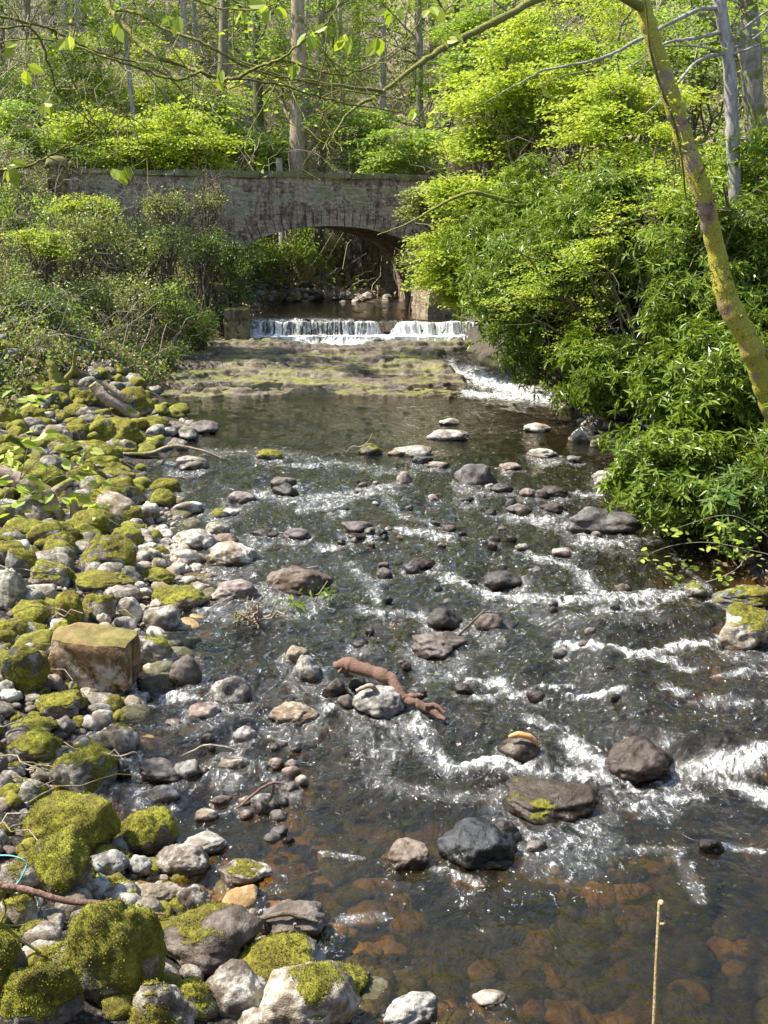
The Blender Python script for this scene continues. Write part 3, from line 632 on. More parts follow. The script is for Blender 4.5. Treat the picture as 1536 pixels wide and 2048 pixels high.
ROCKS = [
 (206, 2012, 222, 208, 'M', 'large rounded boulder blanketed in green moss, tallest of the bottom left corner'),
 (409, 1952, 214, 126, 'b', 'smooth grey boulder with an olive moss cap beside the large mossy boulder'),
 (118, 1706, 215, 118, 'M', 'broad flat-topped boulder with bright moss overhanging the water'),
 (112, 1806, 150, 145, 'M', 'bright green mossy boulder below the broad flat-topped one and the blue cord'),
 (290, 1708, 120, 92, 'm', 'olive moss covered boulder standing alone at the water edge'),
 (75, 2062, 165, 130, 'M', 'dark green mossy boulder in the bottom left corner'),
 (-5, 2020, 110, 150, 'm', 'mossy boulder cut off by the left edge in the bottom corner'),
 (322, 2085, 128, 120, 'm', 'rounded boulder with moss and pale spots at the bottom edge'),
 (568, 1978, 190, 95, 'm', 'wide brownish mossy boulder touching the grey domed one on its right'),
 (676, 1992, 116, 62, 'm', 'brown boulder with thin moss at the water edge right of the wide one'),
 (612, 2100, 205, 158, 'p', 'pale pointed boulder with yellow moss and white lichen at the bottom edge'),
 (462, 2040, 132, 105, 'g', 'cracked grey boulder with one moss patch behind the pale pointed one'),
 (590, 1884, 152, 78, 'b', 'dark sloping boulder with a stick lying across it'),
 (826, 2062, 122, 66, 'g', 'grey boulder speckled with pale lichen at the bottom edge of the water'),
 (982, 2020, 72, 26, 'w', 'small flat pale stone alone in the water at bottom centre'),
 (360, 1748, 112, 58, 'g', 'pale grey boulder with white spots in front of the ochre moss stone'),
 (404, 1712, 92, 46, 'w', 'pale stone with ochre moss patch behind the white-spotted one'),
 (495, 1768, 122, 40, 'p', 'low pale and mossy stone lying alone in shallow water'),
 (273, 1756, 56, 44, 'g', 'plain grey stone wedged left of the white-spotted boulder'),
 (385, 1826, 62, 52, 'g', 'tilted pale grey stone behind the grey domed boulder'),
 (310, 1818, 95, 48, 't', 'brown stone under the end of the long fallen branch'),
 (228, 1812, 84, 44, 'm', 'brown mossy stone just behind the large rounded boulder'),
 (224, 1748, 58, 44, 'm', 'small dark mossy stone in the gap below the flat-topped boulder'),
 (42, 1784, 96, 66, 'p', 'patchy mossy stone under the blue cord at the left edge'),
 (36, 1856, 80, 66, 'p', 'pale slab with green moss below the long fallen branch'),
 (80, 1905, 76, 54, 'g', 'dark grey stone left of the large rounded boulder'),
 (56, 1930, 78, 30, 'w', 'thin cream slab leaning left of the large rounded boulder'),
 (392, 2042, 84, 76, 'm', 'brown mossy stone between the grey domed and the bottom boulders'),
 (460, 2036, 40, 28, 'w', 'small whitish stone beside the cracked grey boulder'),
 (956, 1740, 160, 90, 'd', 'large smooth dark brown boulder in mid water at the lower right'),
 (1014, 1692, 58, 50, 'd', 'small dark boulder tucked behind the large smooth dark brown one'),
 (990, 1742, 72, 18, 'd', 'flat dark stone at the foot of the large smooth dark brown boulder'),
 (818, 1738, 108, 54, 'b', 'wet brown domed boulder with water sliding round it'),
 (1105, 1646, 216, 58, 'd', 'long low slab with moss at its upstream end and a dark undercut'),
 (1075, 1706, 44, 22, 'g', 'small grey stone right of the large smooth dark brown boulder'),
 (1292, 1566, 140, 88, 'd', 'large brown boulder washed by the falling water at right'),
 (1042, 1520, 88, 44, 'b', 'dark mossy stone with an orange bark strip on it'),
 (1425, 1712, 52, 34, 'd', 'black wet stone near the right edge of the lower water'),
 (1500, 1300, 130, 96, 'p', 'large boulder with yellow moss at the right edge of the stream'),
 (1505, 1215, 132, 50, 'm', 'grey and mossy boulder behind the yellow moss one at the right edge'),
 (1395, 1192, 44, 26, 'p', 'small pale mossy stone under the right bank twigs'),
 (872, 1312, 116, 48, 'b', 'flat-topped grey brown boulder in mid stream left of the rapids'),
 (886, 1258, 76, 44, 'd', 'dark angular stone leaning on the left of the thin upright stick'),
 (980, 1263, 60, 36, 'b', 'rounded grey stone right of the thin upright stick'),
 (768, 1432, 122, 62, 'g', 'grey boulder lying under the red driftwood log'),
 (1008, 1176, 80, 36, 'd', 'wet dark brown boulder in the middle of the rapids'),
 (1128, 1116, 50, 22, 'k', 'small light brown stone in front of the largest mid stream boulder'),
 (1208, 1068, 146, 58, 'b', 'large smooth brown boulder, the largest in the upper stream'),
 (953, 972, 84, 48, 'b', 'dark grey pointed boulder in the upper middle of the stream'),
 (1238, 970, 94, 30, 'g', 'flat grey stone partly behind the rhododendron leaves'),
 (1109, 993, 60, 22, 'd', 'dark flat-topped stone above the largest brown boulder'),
 (1243, 1006, 28, 26, 'd', 'small black pointed stone behind the largest brown boulder'),
 (1058, 996, 42, 20, 'k', 'small brown stone left of the dark flat-topped one'),
 (1040, 1028, 58, 20, 'g', 'low grey stone, left one of two in front of the small brown one'),
 (1104, 1026, 52, 20, 'b', 'low brown stone, right one of two above the largest brown boulder'),
 (932, 1006, 40, 14, 'd', 'flat black stone below the dark grey pointed boulder'),
 (1004, 986, 46, 20, 'd', 'low dark stone right of the dark grey pointed boulder'),
 (1023, 941, 44, 17, 'k', 'small tan stone right above the dark grey pointed boulder'),
 (876, 937, 48, 14, 'k', 'pale oval stone beside the flat pale slab'),
 (822, 914, 88, 16, 'w', 'flat pale slab in the upper middle of the stream'),
 (846, 928, 42, 18, 'd', 'dark wedge stone below the flat pale slab'),
 (898, 881, 80, 22, 'g', 'flat grey stone alone in the calm pool'),
 (900, 849, 42, 13, 'w', 'small whitish stone alone in the calm pool nearest the shelf'),
 (1076, 866, 56, 20, 'w', 'pale flat stone in the pool beside the right bank'),
 (1088, 916, 66, 20, 'w', 'broken pale stones edge at the tail of the pool near the right bank'),
 (1166, 884, 52, 32, 'w', 'white rounded stone at the foot of the right bank'),
 (1214, 888, 66, 20, 'k', 'pinkish flat stone at the foot of the right bank'),
 (1205, 862, 50, 24, 'g', 'grey stone behind the white rounded one on the right bank'),
 (1150, 925, 30, 13, 'g', 'small grey stone in water below the white rounded stone'),
 (809, 969, 34, 26, 'k', 'small brown pointed stone in the upper rapids'),
 (744, 910, 54, 24, 'm', 'mossy stone with a bare twig beside it in the upper stream'),
 (535, 919, 56, 21, 'm', 'dark mossy stone in the upper left of the stream'),
 (478, 1007, 62, 26, 'k', 'tan rounded stone in the water near the left bank'),
 (562, 975, 60, 23, 'b', 'smooth grey brown stone, upper of a touching pair'),
 (571, 991, 54, 25, 'd', 'black stone, lower of a touching pair'),
 (592, 1079, 58, 22, 'b', 'wet brown stone left of the middle rapids'),
 (527, 1075, 64, 19, 'd', 'low dark wet stone left of the wet brown one'),
 (680, 1026, 42, 13, 'd', 'small dark flat stone in the upper rapids'),
 (716, 1063, 64, 23, 'b', 'dark brown stone in the middle of the upper rapids'),
 (712, 1078, 38, 11, 'd', 'thin black stone just below the dark brown one'),
 (764, 1071, 22, 14, 'd', 'very small black stone right of the dark brown one'),
 (845, 1135, 60, 20, 'd', 'submerged dark stone in mid stream'),
 (593, 1190, 134, 62, 'b', 'large smooth grey boulder beside the twig heap'),
 (464, 1208, 108, 50, 'k', 'pinkish grey boulder with the twig heap leaning on it'),
 (460, 1134, 100, 50, 'w', 'pale pinkish boulder with a moss edge at the left waterline'),
 (383, 1102, 92, 46, 'w', 'cream boulder above the pale pinkish one'),
 (368, 1132, 78, 36, 'w', 'cream stone in front of the cream boulder'),
 (213, 1146, 114, 82, 'm', 'large smooth egg-shaped boulder covered in pale green moss'),
 (352, 1226, 114, 56, 'm', 'wide olive mossy boulder left of the pinkish grey one'),
 (322, 1268, 74, 58, 'p', 'pale yellow boulder at the water edge below the wide olive one'),
 (260, 1242, 50, 48, 'w', 'upright pale stone left of the pale yellow boulder'),
 (286, 1332, 120, 68, 'p', 'mottled grey green boulder right of the squared block'),
 (370, 1374, 64, 64, 'b', 'wet grey boulder with a mossy face right of the mottled one'),
 (42, 1388, 98, 106, 'M', 'bright mossy boulder left of the squared block'),
 (463, 1412, 88, 66, 'g', 'rounded dark grey boulder in shallow water at centre left'),
 (403, 1443, 70, 42, 'k', 'pinkish brown boulder beside the rounded dark grey one'),
 (612, 1362, 70, 52, 'g', 'grey rounded boulder left of the driftwood log end'),
 (590, 1326, 58, 38, 't', 'tan angular stone behind the grey rounded one'),
 (668, 1393, 50, 36, 'd', 'small dark round boulder under the driftwood log end'),
 (584, 1448, 100, 42, 't', 'tan flat boulder with a mossy back corner'),
 (487, 1488, 48, 36, 'g', 'grey rounded stone below the tan flat boulder'),
 (461, 1541, 72, 28, 'p', 'flat greenish grey stone in the shallows'),
 (348, 1453, 36, 14, 'g', 'small pale flat stone left of the pinkish brown boulder'),
 (325, 1604, 64, 34, 'g', 'grey stone with a smaller lump behind it in the shallows'),
 (410, 1644, 46, 26, 'w', 'pale rounded stone above the white-spotted boulder'),
 (440, 1608, 44, 15, 'k', 'small purple grey stone left of the twig on stones'),
 (528, 1624, 58, 38, 'g', 'dark grey round stone under the twig lying on stones'),
 (489, 1612, 38, 18, 'g', 'blue grey stone left of the dark grey round one'),
 (492, 1640, 30, 20, 'k', 'small brownish stone at the lower end of the twig'),
 (602, 1574, 30, 24, 'w', 'white pointed stone in the shallows'),
 (556, 1638, 36, 16, 'g', 'small grey wedge stone at the right of the twig'),
 (108, 1436, 108, 54, 'm', 'dark olive mossy boulder directly below the squared block'),
 (226, 1508, 92, 58, 'p', 'pale boulder with bright moss top beside the brown puddle'),
 (50, 1532, 120, 74, 'm', 'mossy boulder, lower of two at the left edge beside the brown puddle'),
 (50, 1478, 108, 42, 'm', 'low mossy boulder, upper of two at the left edge beside the brown puddle'),
 (155, 1592, 132, 94, 'm', 'dark moss boulder overhanging the water below the brown puddle'),
 (55, 1606, 62, 44, 'm', 'small mossy boulder behind the broad flat-topped one'),
 (124, 1610, 64, 28, 'm', 'low dark stone just behind the broad flat-topped boulder'),
 (312, 1566, 110, 30, 'b', 'long dark wet stone in the shallows right of the dark moss boulder'),
 (372, 1560, 60, 40, 'g', 'angular grey stone in the shallows near the bent twig'),
 (240, 1560, 44, 40, 'd', 'black wet stone under the dark moss boulder'),
 (136, 1250, 64, 68, 'm', 'upright stone with bright moss, left of a mossy pair'),
 (195, 1240, 72, 56, 'm', 'olive mossy stone, right of a mossy pair'),
 (62, 1245, 70, 46, 'm', 'brown and green mossy stone left of the mossy pair'),
 (76, 1210, 82, 44, 'w', 'pale stone behind the brown and green mossy one'),
 (192, 1184, 130, 42, 'm', 'long mossy slab lying in front of the egg-shaped boulder'),
 (92, 1172, 92, 54, 'p', 'grey stone with a moss crown left of the long mossy slab'),
 (304, 1170, 84, 36, 'm', 'low mossy boulder right of the long mossy slab'),
 (248, 1204, 66, 38, 'g', 'dark grey rounded stone under the low mossy boulder'),
 (20, 1215, 60, 80, 'p', 'tall pale and mossy stone at the left edge'),
 (20, 1285, 66, 50, 'M', 'bright mossy stone at the left edge above the squared block'),
 (156, 1290, 56, 44, 'p', 'cream stone behind the squared block'),
 (72, 1280, 46, 36, 'm', 'small mossy stone behind the bright mossy boulder'),
 (122, 1276, 42, 36, 'm', 'mossy stone left of the cream stone'),
 (34, 1152, 70, 58, 'm', 'olive mossy boulder at the left edge near the broken log'),
 (118, 1112, 58, 44, 'm', 'round mossy stone in front of the broken log fork'),
 (168, 1092, 66, 46, 'm', 'dark mossy stone behind the egg-shaped boulder'),
 (250, 1098, 74, 46, 'm', 'brown mossy boulder right behind the egg-shaped boulder'),
 (8, 1102, 60, 44, 'm', 'small mossy stone cut by the left edge'),
 (46, 1072, 70, 36, 'm', 'flat dark mossy stone under the broken log'),
 (328, 990, 76, 36, 'm', 'mossy stone, upper of two close together at the left waterline'),
 (325, 1016, 50, 38, 'M', 'bright round mossy stone, lower of two at the left waterline'),
 (372, 1028, 62, 27, 'w', 'pale flat stone in the water right of the bright round mossy one'),
 (445, 1037, 60, 22, 'p', 'tan stone with brown moss in the water near the left bank'),
 (252, 1046, 66, 36, 'm', 'dark mossy stone by the pale lumpy one'),
 (250, 1012, 64, 30, 'w', 'pale stone on the left bank above the dark mossy one'),
 (300, 1036, 38, 34, 'w', 'pale lumpy stone between mossy ones'),
 (434, 1068, 52, 26, 'p', 'grey green stone above the pale pinkish boulder'),
 (450, 1085, 60, 18, 'k', 'flat pinkish stone above the pale pinkish boulder'),
 (318, 1084, 64, 26, 'w', 'flat cream stone left of the cream boulder'),
 (332, 1094, 42, 20, 'g', 'plain grey rounded stone by the flat cream stone'),
 (310, 1116, 48, 24, 'm', 'small flat mossy stone below the plain grey one'),
 (226, 888, 98, 54, 'm', 'large angular mossy block near the fallen trunk on the upper left bank'),
 (262, 830, 88, 58, 'm', 'large brown mossy boulder, farthest big one on the left bank'),
 (174, 812, 52, 32, 'M', 'yellow green mossy stone beside the fallen trunk'),
 (130, 918, 60, 32, 'M', 'rounded yellow mossy stone on the upper left bank'),
 (245, 912, 60, 24, 'm', 'low mossy stone in front of the large angular block'),
 (228, 968, 70, 34, 'm', 'dark mossy boulder left of the dead branch tip'),
 (180, 905, 70, 26, 'm', 'wide mossy stone left of the low mossy one'),
 (350, 868, 66, 26, 'b', 'dark brown stone in the pool at the left bank'),
 (405, 868, 60, 28, 'b', 'dark stone at the tip of the left bank in the pool'),
 (300, 862, 66, 32, 'm', 'brown mossy stone in front of the far big boulder'),
 (376, 938, 74, 26, 'g', 'grey stone under the dead branch in the water'),
 (195, 940, 74, 30, 'm', 'flat mossy stone above the dark mossy boulder'),
 (60, 905, 80, 34, 'M', 'bright mossy hump at the upper left by the green sapling leaves'),
 (12, 930, 70, 44, 'm', 'mossy hump at the left edge below the bright one'),
]
for r in ROCKS:
    kw = {}
    if 'olive moss cap' in r[5]: kw.update(moss=-.05, ang_=.1)
    if 'long low slab' in r[5]: kw.update(moss=-.4, ang_=.95, yaw=.12)
    if 'bottom left corner' in r[5] and r[2] > 200: kw.update(ang_=.12, seed=4242)
    rock(*r, **kw)
# the squared block
def squared():
    q = hit(183, 1392); s = ((q-CAM)@FW)/FPX; W = 168*s
    o = block('stone_block', 'squared tan stone block with moss on top, standing on the stones at left', (q[0], q[1]+.22, float(G(q[0], q[1]))+.23), (W, .42, .44), .03, M['cutstone'], 'stone', 40, .035, 21, .13)
    o.rotation_euler = (.03, .05, -.10)
squared()
# smaller individual stones that fill the left bank
def fill(n, poly_rows, types, sizes, label, group, x_of):
    for k in range(n):
        row = R.uniform(*poly_rows); x0, x1 = x_of(row); cx = R.uniform(x0, x1); wd = R.uniform(*sizes)*(.45+.55*(row-700)/700)
        rock(cx, row, wd, wd*R.uniform(.5, .72), types[R.randint(len(types))], label, group=group, tufts=wd > 42)
fill(66, (790, 1130), 'mmMmmptM', (60, 125), 'mossy stone in the crowded rubble of the upper left bank', 'mossy stones packed on the upper left bank', lambda r: (-20, np.interp(r, [800, 900, 1000, 1130], [200, 260, 270, 120])))
fill(26, (1130, 1450), 'mmpwg', (26, 52), 'small stone wedged between the boulders of the left bank', 'small stones wedged between the left bank boulders', lambda r: (0, np.interp(r, [1130, 1250, 1450], [350, 330, 150])))
fill(14, (1480, 2040), 'mmpg', (36, 70), 'small stone in the gaps between the foreground boulders', 'small stones in the gaps between foreground boulders', lambda r: (0, np.interp(r, [1480, 1600, 1750, 2040], [120, 200, 260, 600])))
fill(10, (1380, 1560), 'gdkb', (18, 40), 'small wet pebble-sized stone in the centre left shallows', 'small stones in the centre left shallows', lambda r: (400, 640))
fill(38, (945, 1110), 'ddbkg', (16, 38), 'small dark stone breaking the surface of the upper rapids', 'small dark stones in the upper rapids', lambda r: (680, 1200))
fill(28, (1130, 1420), 'ddb', (20, 46), 'small dark stone breaking the surface of the middle rapids', 'small dark stones in the middle rapids', lambda r: (680, 1250))
fill(7, (845, 900), 'wgkm', (26, 48), 'small pale cobble on the foot of the right bank', 'pale cobbles at the foot of the right bank', lambda r: (1180, 1290))
fill(6, (1580, 1700), 'dbg', (16, 34), 'small stone in the lower shallows', 'small stones in the lower shallows', lambda r: (430, 640))
for k in range(9):
    x = np.linspace(515, 890, 9)[k]+R.uniform(-18, 18)
    rock(x, R.choice([650, 668, 690])+R.uniform(-3, 3), R.uniform(18, 40), R.uniform(9, 17), 'd', 'dark wet stone breaking the white water of the weir', group='dark stones in the weir', Yfix=None)
# cobble bar upstream of the bridge
for k in range(56):
    row = R.uniform(573, 604); cx = R.uniform(520+(row-574)*-1.5, 812)
    rock(cx, row, R.uniform(16, 44), R.uniform(9, 18), 'ggkwdb'[R.randint(6)], 'cobble on the bar upstream of the bridge', group='cobbles on the bar seen through the arch', name='cobble', cat='cobble')
for k in range(9):
    rock(R.uniform(500, 600), R.uniform(585, 602), R.uniform(18, 34), R.uniform(9, 16), 'm', 'mossy cobble at the shaded left foot of the arch', group='mossy cobbles at the left foot of the arch', name='cobble', cat='cobble')

def stone_stuff(name, n, place, sizes, mat_col, flat=.55, sub=2, wetv=0, moss=0):
    g = Geo(); W_, Mo = [], []
    protos = [rock_shape(900+k, sub, .5) for k in range(9)]
    for k in range(n):
        x, Y = place(); s = R.uniform(*sizes); p, f = protos[R.randint(9)]; th = R.uniform(0, 6.3); c, s_ = math.cos(th), math.sin(th)
        q = p*np.array([s, s*R.uniform(.6, .9), s*flat]); q = np.c_[q[:, 0]*c-q[:, 1]*s_, q[:, 0]*s_+q[:, 1]*c, q[:, 2]]
        g.add(q+np.array([x, Y, float(H(x, Y))+s*flat*.35]), f); W_.append(np.full(len(q), wetv)); Mo.append(np.full(len(q), moss if R.rand() < .5 else 0)); 
    o = obj(name, mesh(name, g, M['rock'], True, {'wet': np.concatenate(W_), 'moss': np.concatenate(Mo)})); o.color = mat_col
    return tag(o, kind='stuff')
def p_bank():
    Y = R.uniform(5, 13.5); return XL(Y)-abs(R.normal())*1.0+.15, Y
stone_stuff('pebbles', 2000, p_bank, (.015, .055), (.24, .195, .15, .35), moss=0)
def p_bank2():
    Y = R.uniform(8, 22); return XL(Y)-.7*ss(15, 9, Y)-.1-R.rand()**.8*5, Y
stone_stuff('mossy_rubble', 1000, p_bank2, (.04, .22), (.2, .18, .13, .4), .6, 3, 0, .95)
def p_bed():
    Y = R.uniform(4.2, 15); return R.uniform(XL(Y), XR(Y)), Y
def p_bar():
    Y = R.uniform(37.5, 50); return R.uniform(XL(Y)-.5, XR(Y)-.2), Y
stone_stuff('bar_pebbles', 700, p_bar, (.06, .22), (.46, .40, .33, .6))
def p_fg():
    Y = R.uniform(4.4, 8.5); return XL(Y)-.1-R.rand()*2.2, Y
stone_stuff('foreground_rubble', 420, p_fg, (.04, .12), (.24, .21, .165, .4), .65, 3, 0, .85)
def p_mid():
    Y = R.uniform(7, 13); return XL(Y)-abs(R.normal())*.9+.1, Y
stone_stuff('pale_rubble', 170, p_mid, (.05, .13), (.36, .305, .23, .6), .6, 3, 0, .35)
o = stone_stuff('streambed_stones', 420, p_bed, (.05, .17), (.42, .28, .12, .1), .38, 3)
def p_bed2():
    Y = R.uniform(4.2, 16); return R.uniform(XL(Y), XR(Y)), Y
stone_stuff('dark_streambed_stones', 900, p_bed2, (.05, .2), (.12, .115, .055, .1), .4, 2)
def p_rb():
    Y = R.uniform(11, 22); return XR(Y)+abs(R.normal())*.5-.1, Y
stone_stuff('right_bank_pebbles', 300, p_rb, (.03, .12), (.30, .26, .22, .4))

build_water()
# ------------------------------------------------------------------ vegetation
UPV = np.array([0, 0, 1.0])
def leaf_cloud(g, pos, heading, up, size, tmpl=LEAF_SIMPLE):
    if len(pos) == 0: return
    g.add(*scatter(tmpl[0], tmpl[1], pos, frames(heading, up), size))
def spray(g, c, out, n, rad, size, flat=.10, tmpl=LEAF_SIMPLE):
    """flat, layered sprays of leaves round the centres c (beech habit)"""
    k = len(c); th = R.uniform(0, 6.283, (k, n)); r = rad*np.sqrt(R.rand(k, n)); sz = R.uniform(.7, 1.3, (k, n))*size
    o2 = out*np.array([1, 1, 0]); o2 /= np.linalg.norm(o2, axis=1)[:, None]+1e-6; sd = np.c_[-o2[:, 1], o2[:, 0], 0*o2[:, 0]]
    a = (r*np.cos(th))[..., None]*o2[:, None]*1.35; b = (r*np.sin(th))[..., None]*sd[:, None]*.8
    droop = -(.22*(r*np.cos(th)))[..., None]*UPV
    p = c[:, None]+a+b+droop+R.normal(size=(k, n, 3))*np.array([.02, .02, flat*rad*.6])
    hd = o2[:, None]*np.cos(R.normal(0, .9, (k, n)))[..., None]+sd[:, None]*R.normal(0, .7, (k, n))[..., None]+UPV*R.normal(-.15, .25, (k, n))[..., None]
    up = UPV+R.normal(size=(k, n, 3))*.38
    leaf_cloud(g, p.reshape(-1, 3), hd.reshape(-1, 3), up.reshape(-1, 3), sz.ravel(), tmpl)
def rosettes(g, c, axis, size, m=8):
    k = len(c); axis = axis/np.linalg.norm(axis, axis=1)[:, None]
    s = np.cross(axis, rnd_dirs(k)); s /= np.linalg.norm(s, axis=1)[:, None]; t = np.cross(axis, s)
    th = (np.arange(m)*2*np.pi/m)[None]+R.normal(0, .25, (k, m)); el = R.normal(.18, .32, (k, m))
    hd = (np.cos(th)*np.cos(el))[..., None]*s[:, None]+(np.sin(th)*np.cos(el))[..., None]*t[:, None]+np.sin(el)[..., None]*axis[:, None]
    hd = hd + np.array([0, 0, -.22]); p = np.repeat(c[:, None], m, 1)+R.normal(size=(k, m, 3))*.012
    up = np.repeat(axis[:, None], m, 1)+R.normal(size=(k, m, 3))*.15
    leaf_cloud(g, p.reshape(-1, 3), hd.reshape(-1, 3), up.reshape(-1, 3), (R.uniform(.7, 1.2, (k, m))*size).ravel(), LEAF_LONG)
def lobed(n, rx, ry, rz, seed, inner=.45, front=0):
    K = max(8, n//17); d = rnd_dirs(K); r = (1+.40*fbm(d*1.9+seed, 3, seed % 50))*(1-(1-inner)*R.rand(K)**1.8)
    k = R.randint(0, K, n); m = (rx+ry+rz)/3*.17; q = (d*r[:, None])[k]*np.array([rx, ry, rz])+R.normal(size=(n, 3))*np.array([m, m, m*.75])*R.uniform(.5, 1.3, K)[k][:, None]
    return q, q/np.array([rx, ry, rz])
def twigline(p0, p1, sag=.0, wob=.08, n=7):
    p0, p1 = np.array(p0, float), np.array(p1, float); L = np.linalg.norm(p1-p0); t = np.linspace(0, 1, n)[:, None]
    p = p0+(p1-p0)*t; p = p+np.sin(t*np.pi)*np.array([0, 0, sag*L]); w = R.normal(size=(n, 3))*wob*L/n*2; w[0] = 0; w[-1] *= .3
    return p+w
def bush(name, label, cat, c, r, kind, n, size, mat, stem='twig', group=None, seed=1, base=None, stems=14, bare=0, inner=.45):
    c = np.array(c, float); bz = float(H(c[0], c[1])) if base is None else base[2]; b = np.array([c[0], c[1], bz]) if base is None else np.array(base)
    o = thing(name, label, cat, tuple(b), group); g = Geo(); q, d = lobed(n, *r, seed, inner); q = q+c-b
    gr = H((q+b)[:, 0], (q+b)[:, 1])-b[2]; ok = q[:, 2] > gr+.03; q, d = q[ok], d[ok]
    if kind == 'rosette': rosettes(g, q, d*.8+UPV*.7+R.normal(size=d.shape)*.45, size)
    elif kind == 'spray': spray(g, q, d+R.normal(size=d.shape)*.3, 26, size*4.2, size)
    else:
        n_ = 9; p = (q[:, None]+R.normal(size=(len(q), n_, 3))*size*1.6).reshape(-1, 3)
        leaf_cloud(g, p, rnd_dirs(len(p))+np.array([0, 0, -.2]), UPV+R.normal(size=(len(p), 3))*.6, R.uniform(.6, 1.3, len(p))*size, LEAF_OVAL if size > .07 else LEAF_SIMPLE)
    obj('foliage', mesh('foliage', g, M[mat], False), o)
    g = Geo(); idx = R.choice(len(q), min(len(q), stems+bare), replace=False)
    for j, k in enumerate(idx):
        p1 = q[k]*(1.0 if j < stems else 1.25); p0 = np.array([R.normal(0, .12)*r[0], R.normal(0, .12)*r[1], -.08])
        ln = twigline(p0, p1, .12, .12, 8); L = np.linalg.norm(p1-p0); rr = .006+.010*L/2
        g.add(*tube(ln, np.linspace(rr*1.5, rr*.35, 8), 5))
        for _ in range(4):
            i = R.randint(3, 7); e = ln[i]+rnd_dirs(1)[0]*L*.22; g.add(*tube(twigline(ln[i], e, 0, .15, 5), np.linspace(rr*.5, rr*.15, 5), 4))
    obj('stems', mesh('stems', g, M[stem], True), o)
    return o

def grow(g, tips, p, d, L, r, lvl, maxl, spread=.55, up=.12, sides=6, kids=4):
    n = 7; pts = [p]; dd = d/np.linalg.norm(d)
    for i in range(n-1):
        dd = dd+R.normal(size=3)*.13+UPV*up*.3; dd /= np.linalg.norm(dd); pts.append(pts[-1]+dd*L/(n-1))
    pts = np.array(pts); g.add(*tube(pts, np.linspace(r, r*(.45 if lvl < maxl else .2), n), max(3, sides-lvl*1)))
    if lvl >= maxl: tips.append(pts[-1]); tips.append(pts[3]); return
    for k in range(kids if lvl else kids+3):
        i = R.randint(2 if lvl else 2, n); nd = dd*.5+rnd_dirs(1)[0]*spread*1.3; nd[2] += up
        grow(g, tips, pts[i], nd, L*R.uniform(.42, .68), r*.42, lvl+1, maxl, spread, up, sides, kids)
    tips.append(pts[-1])
def tree_parts(h, r, lean, leafmat, n_spray, leaf, seed, bark='bark', levels=3, low=.15, rad=.22, per=20, wob=.05, kids=4):
    """meshes of a woodland tree: trunk with limbs, and a crown of leaf sprays"""
    g = Geo(); tips = []; n = 12; t = np.linspace(0, 1, n)
    pts = np.c_[lean[0]*t*h+wob*h*.3*np.sin(t*5+seed), lean[1]*t*h, t*h-.3]; pts[1:] += R.normal(size=(n-1, 3))*wob*.4
    g.add(*tube(pts, r*(1-.72*t)*(1+.35*np.exp(-t*14)), 10))
    for k in range(int(16)):
        tt = R.uniform(low, 1); i = min(n-1, int(tt*(n-1))); a = R.uniform(0, 6.28)
        grow(g, tips, pts[i], np.array([math.cos(a), math.sin(a), R.uniform(.1, .8)]), h*R.uniform(.14, .30)*(1.15-.5*tt), r*(.35-.2*tt), 1, levels, kids=kids)
    tm = mesh('trunk', g, M[bark], True)
    tips = np.array(tips); g = Geo(); k = R.choice(len(tips), n_spray, replace=len(tips) < n_spray); c = tips[k]+R.normal(size=(n_spray, 3))*h*.022
    ax = pts[np.clip((c[:, 2]/h*n).astype(int), 0, n-1)]; out = c-ax
    spray(g, c, out, per, rad*h/8, leaf, .3); cm = mesh('crown', g, M[leafmat], False)
    return tm, cm
def tree(name, label, parts, loc, rot=0, scale=1, group=None, cat='tree'):
    o = thing(name, label, cat, loc, group); o.rotation_euler = (0, 0, rot); o.scale = (scale,)*3
    for nm, me in zip(('trunk', 'crown'), parts):
        if me: obj(nm, me, o)
    return o
M['bark_tan'] = bark_material('tan_bark', (.20, .14, .09), (.46, .36, .26), .25, (.22, .24, .06))
V = [tree_parts(13, .20, (.05, 0), 'spring', 430, .12, 1, 'bark'),
     tree_parts(15, .26, (-.04, .02), 'spring', 420, .12, 2, 'bark_dark'),
     tree_parts(12, .15, (.02, 0), 'spring', 260, .12, 3, 'bark_pale', kids=5),
     tree_parts(14, .22, (.08, 0), 'bramble', 420, .13, 4, 'bark', kids=5),
     tree_parts(9, .12, (-.03, 0), 'spring', 560, .11, 5, 'bark_dark', low=.05)]
def ground_at(x, Y): return (x, Y, float(H(x, Y)))
def tree_at(px, Y): return ground_at((px-768)/FPX*Y*1.0, Y)
zones = [(39, 46, 6, 'slender tree in young leaf just behind the bridge', 'trees just behind the bridge'),
         (47, 58, 18, 'woodland tree on the slope beyond the bridge', 'trees on the slope beyond the bridge'),
         (60, 80, 26, 'far tree high on the wooded hillside', 'far trees high on the hillside')]
for Y0, Y1, n, lb, grp in zones:
    for k in range(n):
        Y = R.uniform(Y0, Y1); px = -150+(1850*(k+R.uniform(.1, .9))/n); v = [0, 1, 2, 3, 4][R.randint(5)]
        if Y < 52 and 250 < px < 850: continue
        if Y < 58 and (150 < px < 880): v = 2
        tree('woodland_tree', lb, V[v], tree_at(px, Y), R.uniform(0, 6.28), R.uniform(.8, 1.25), grp)
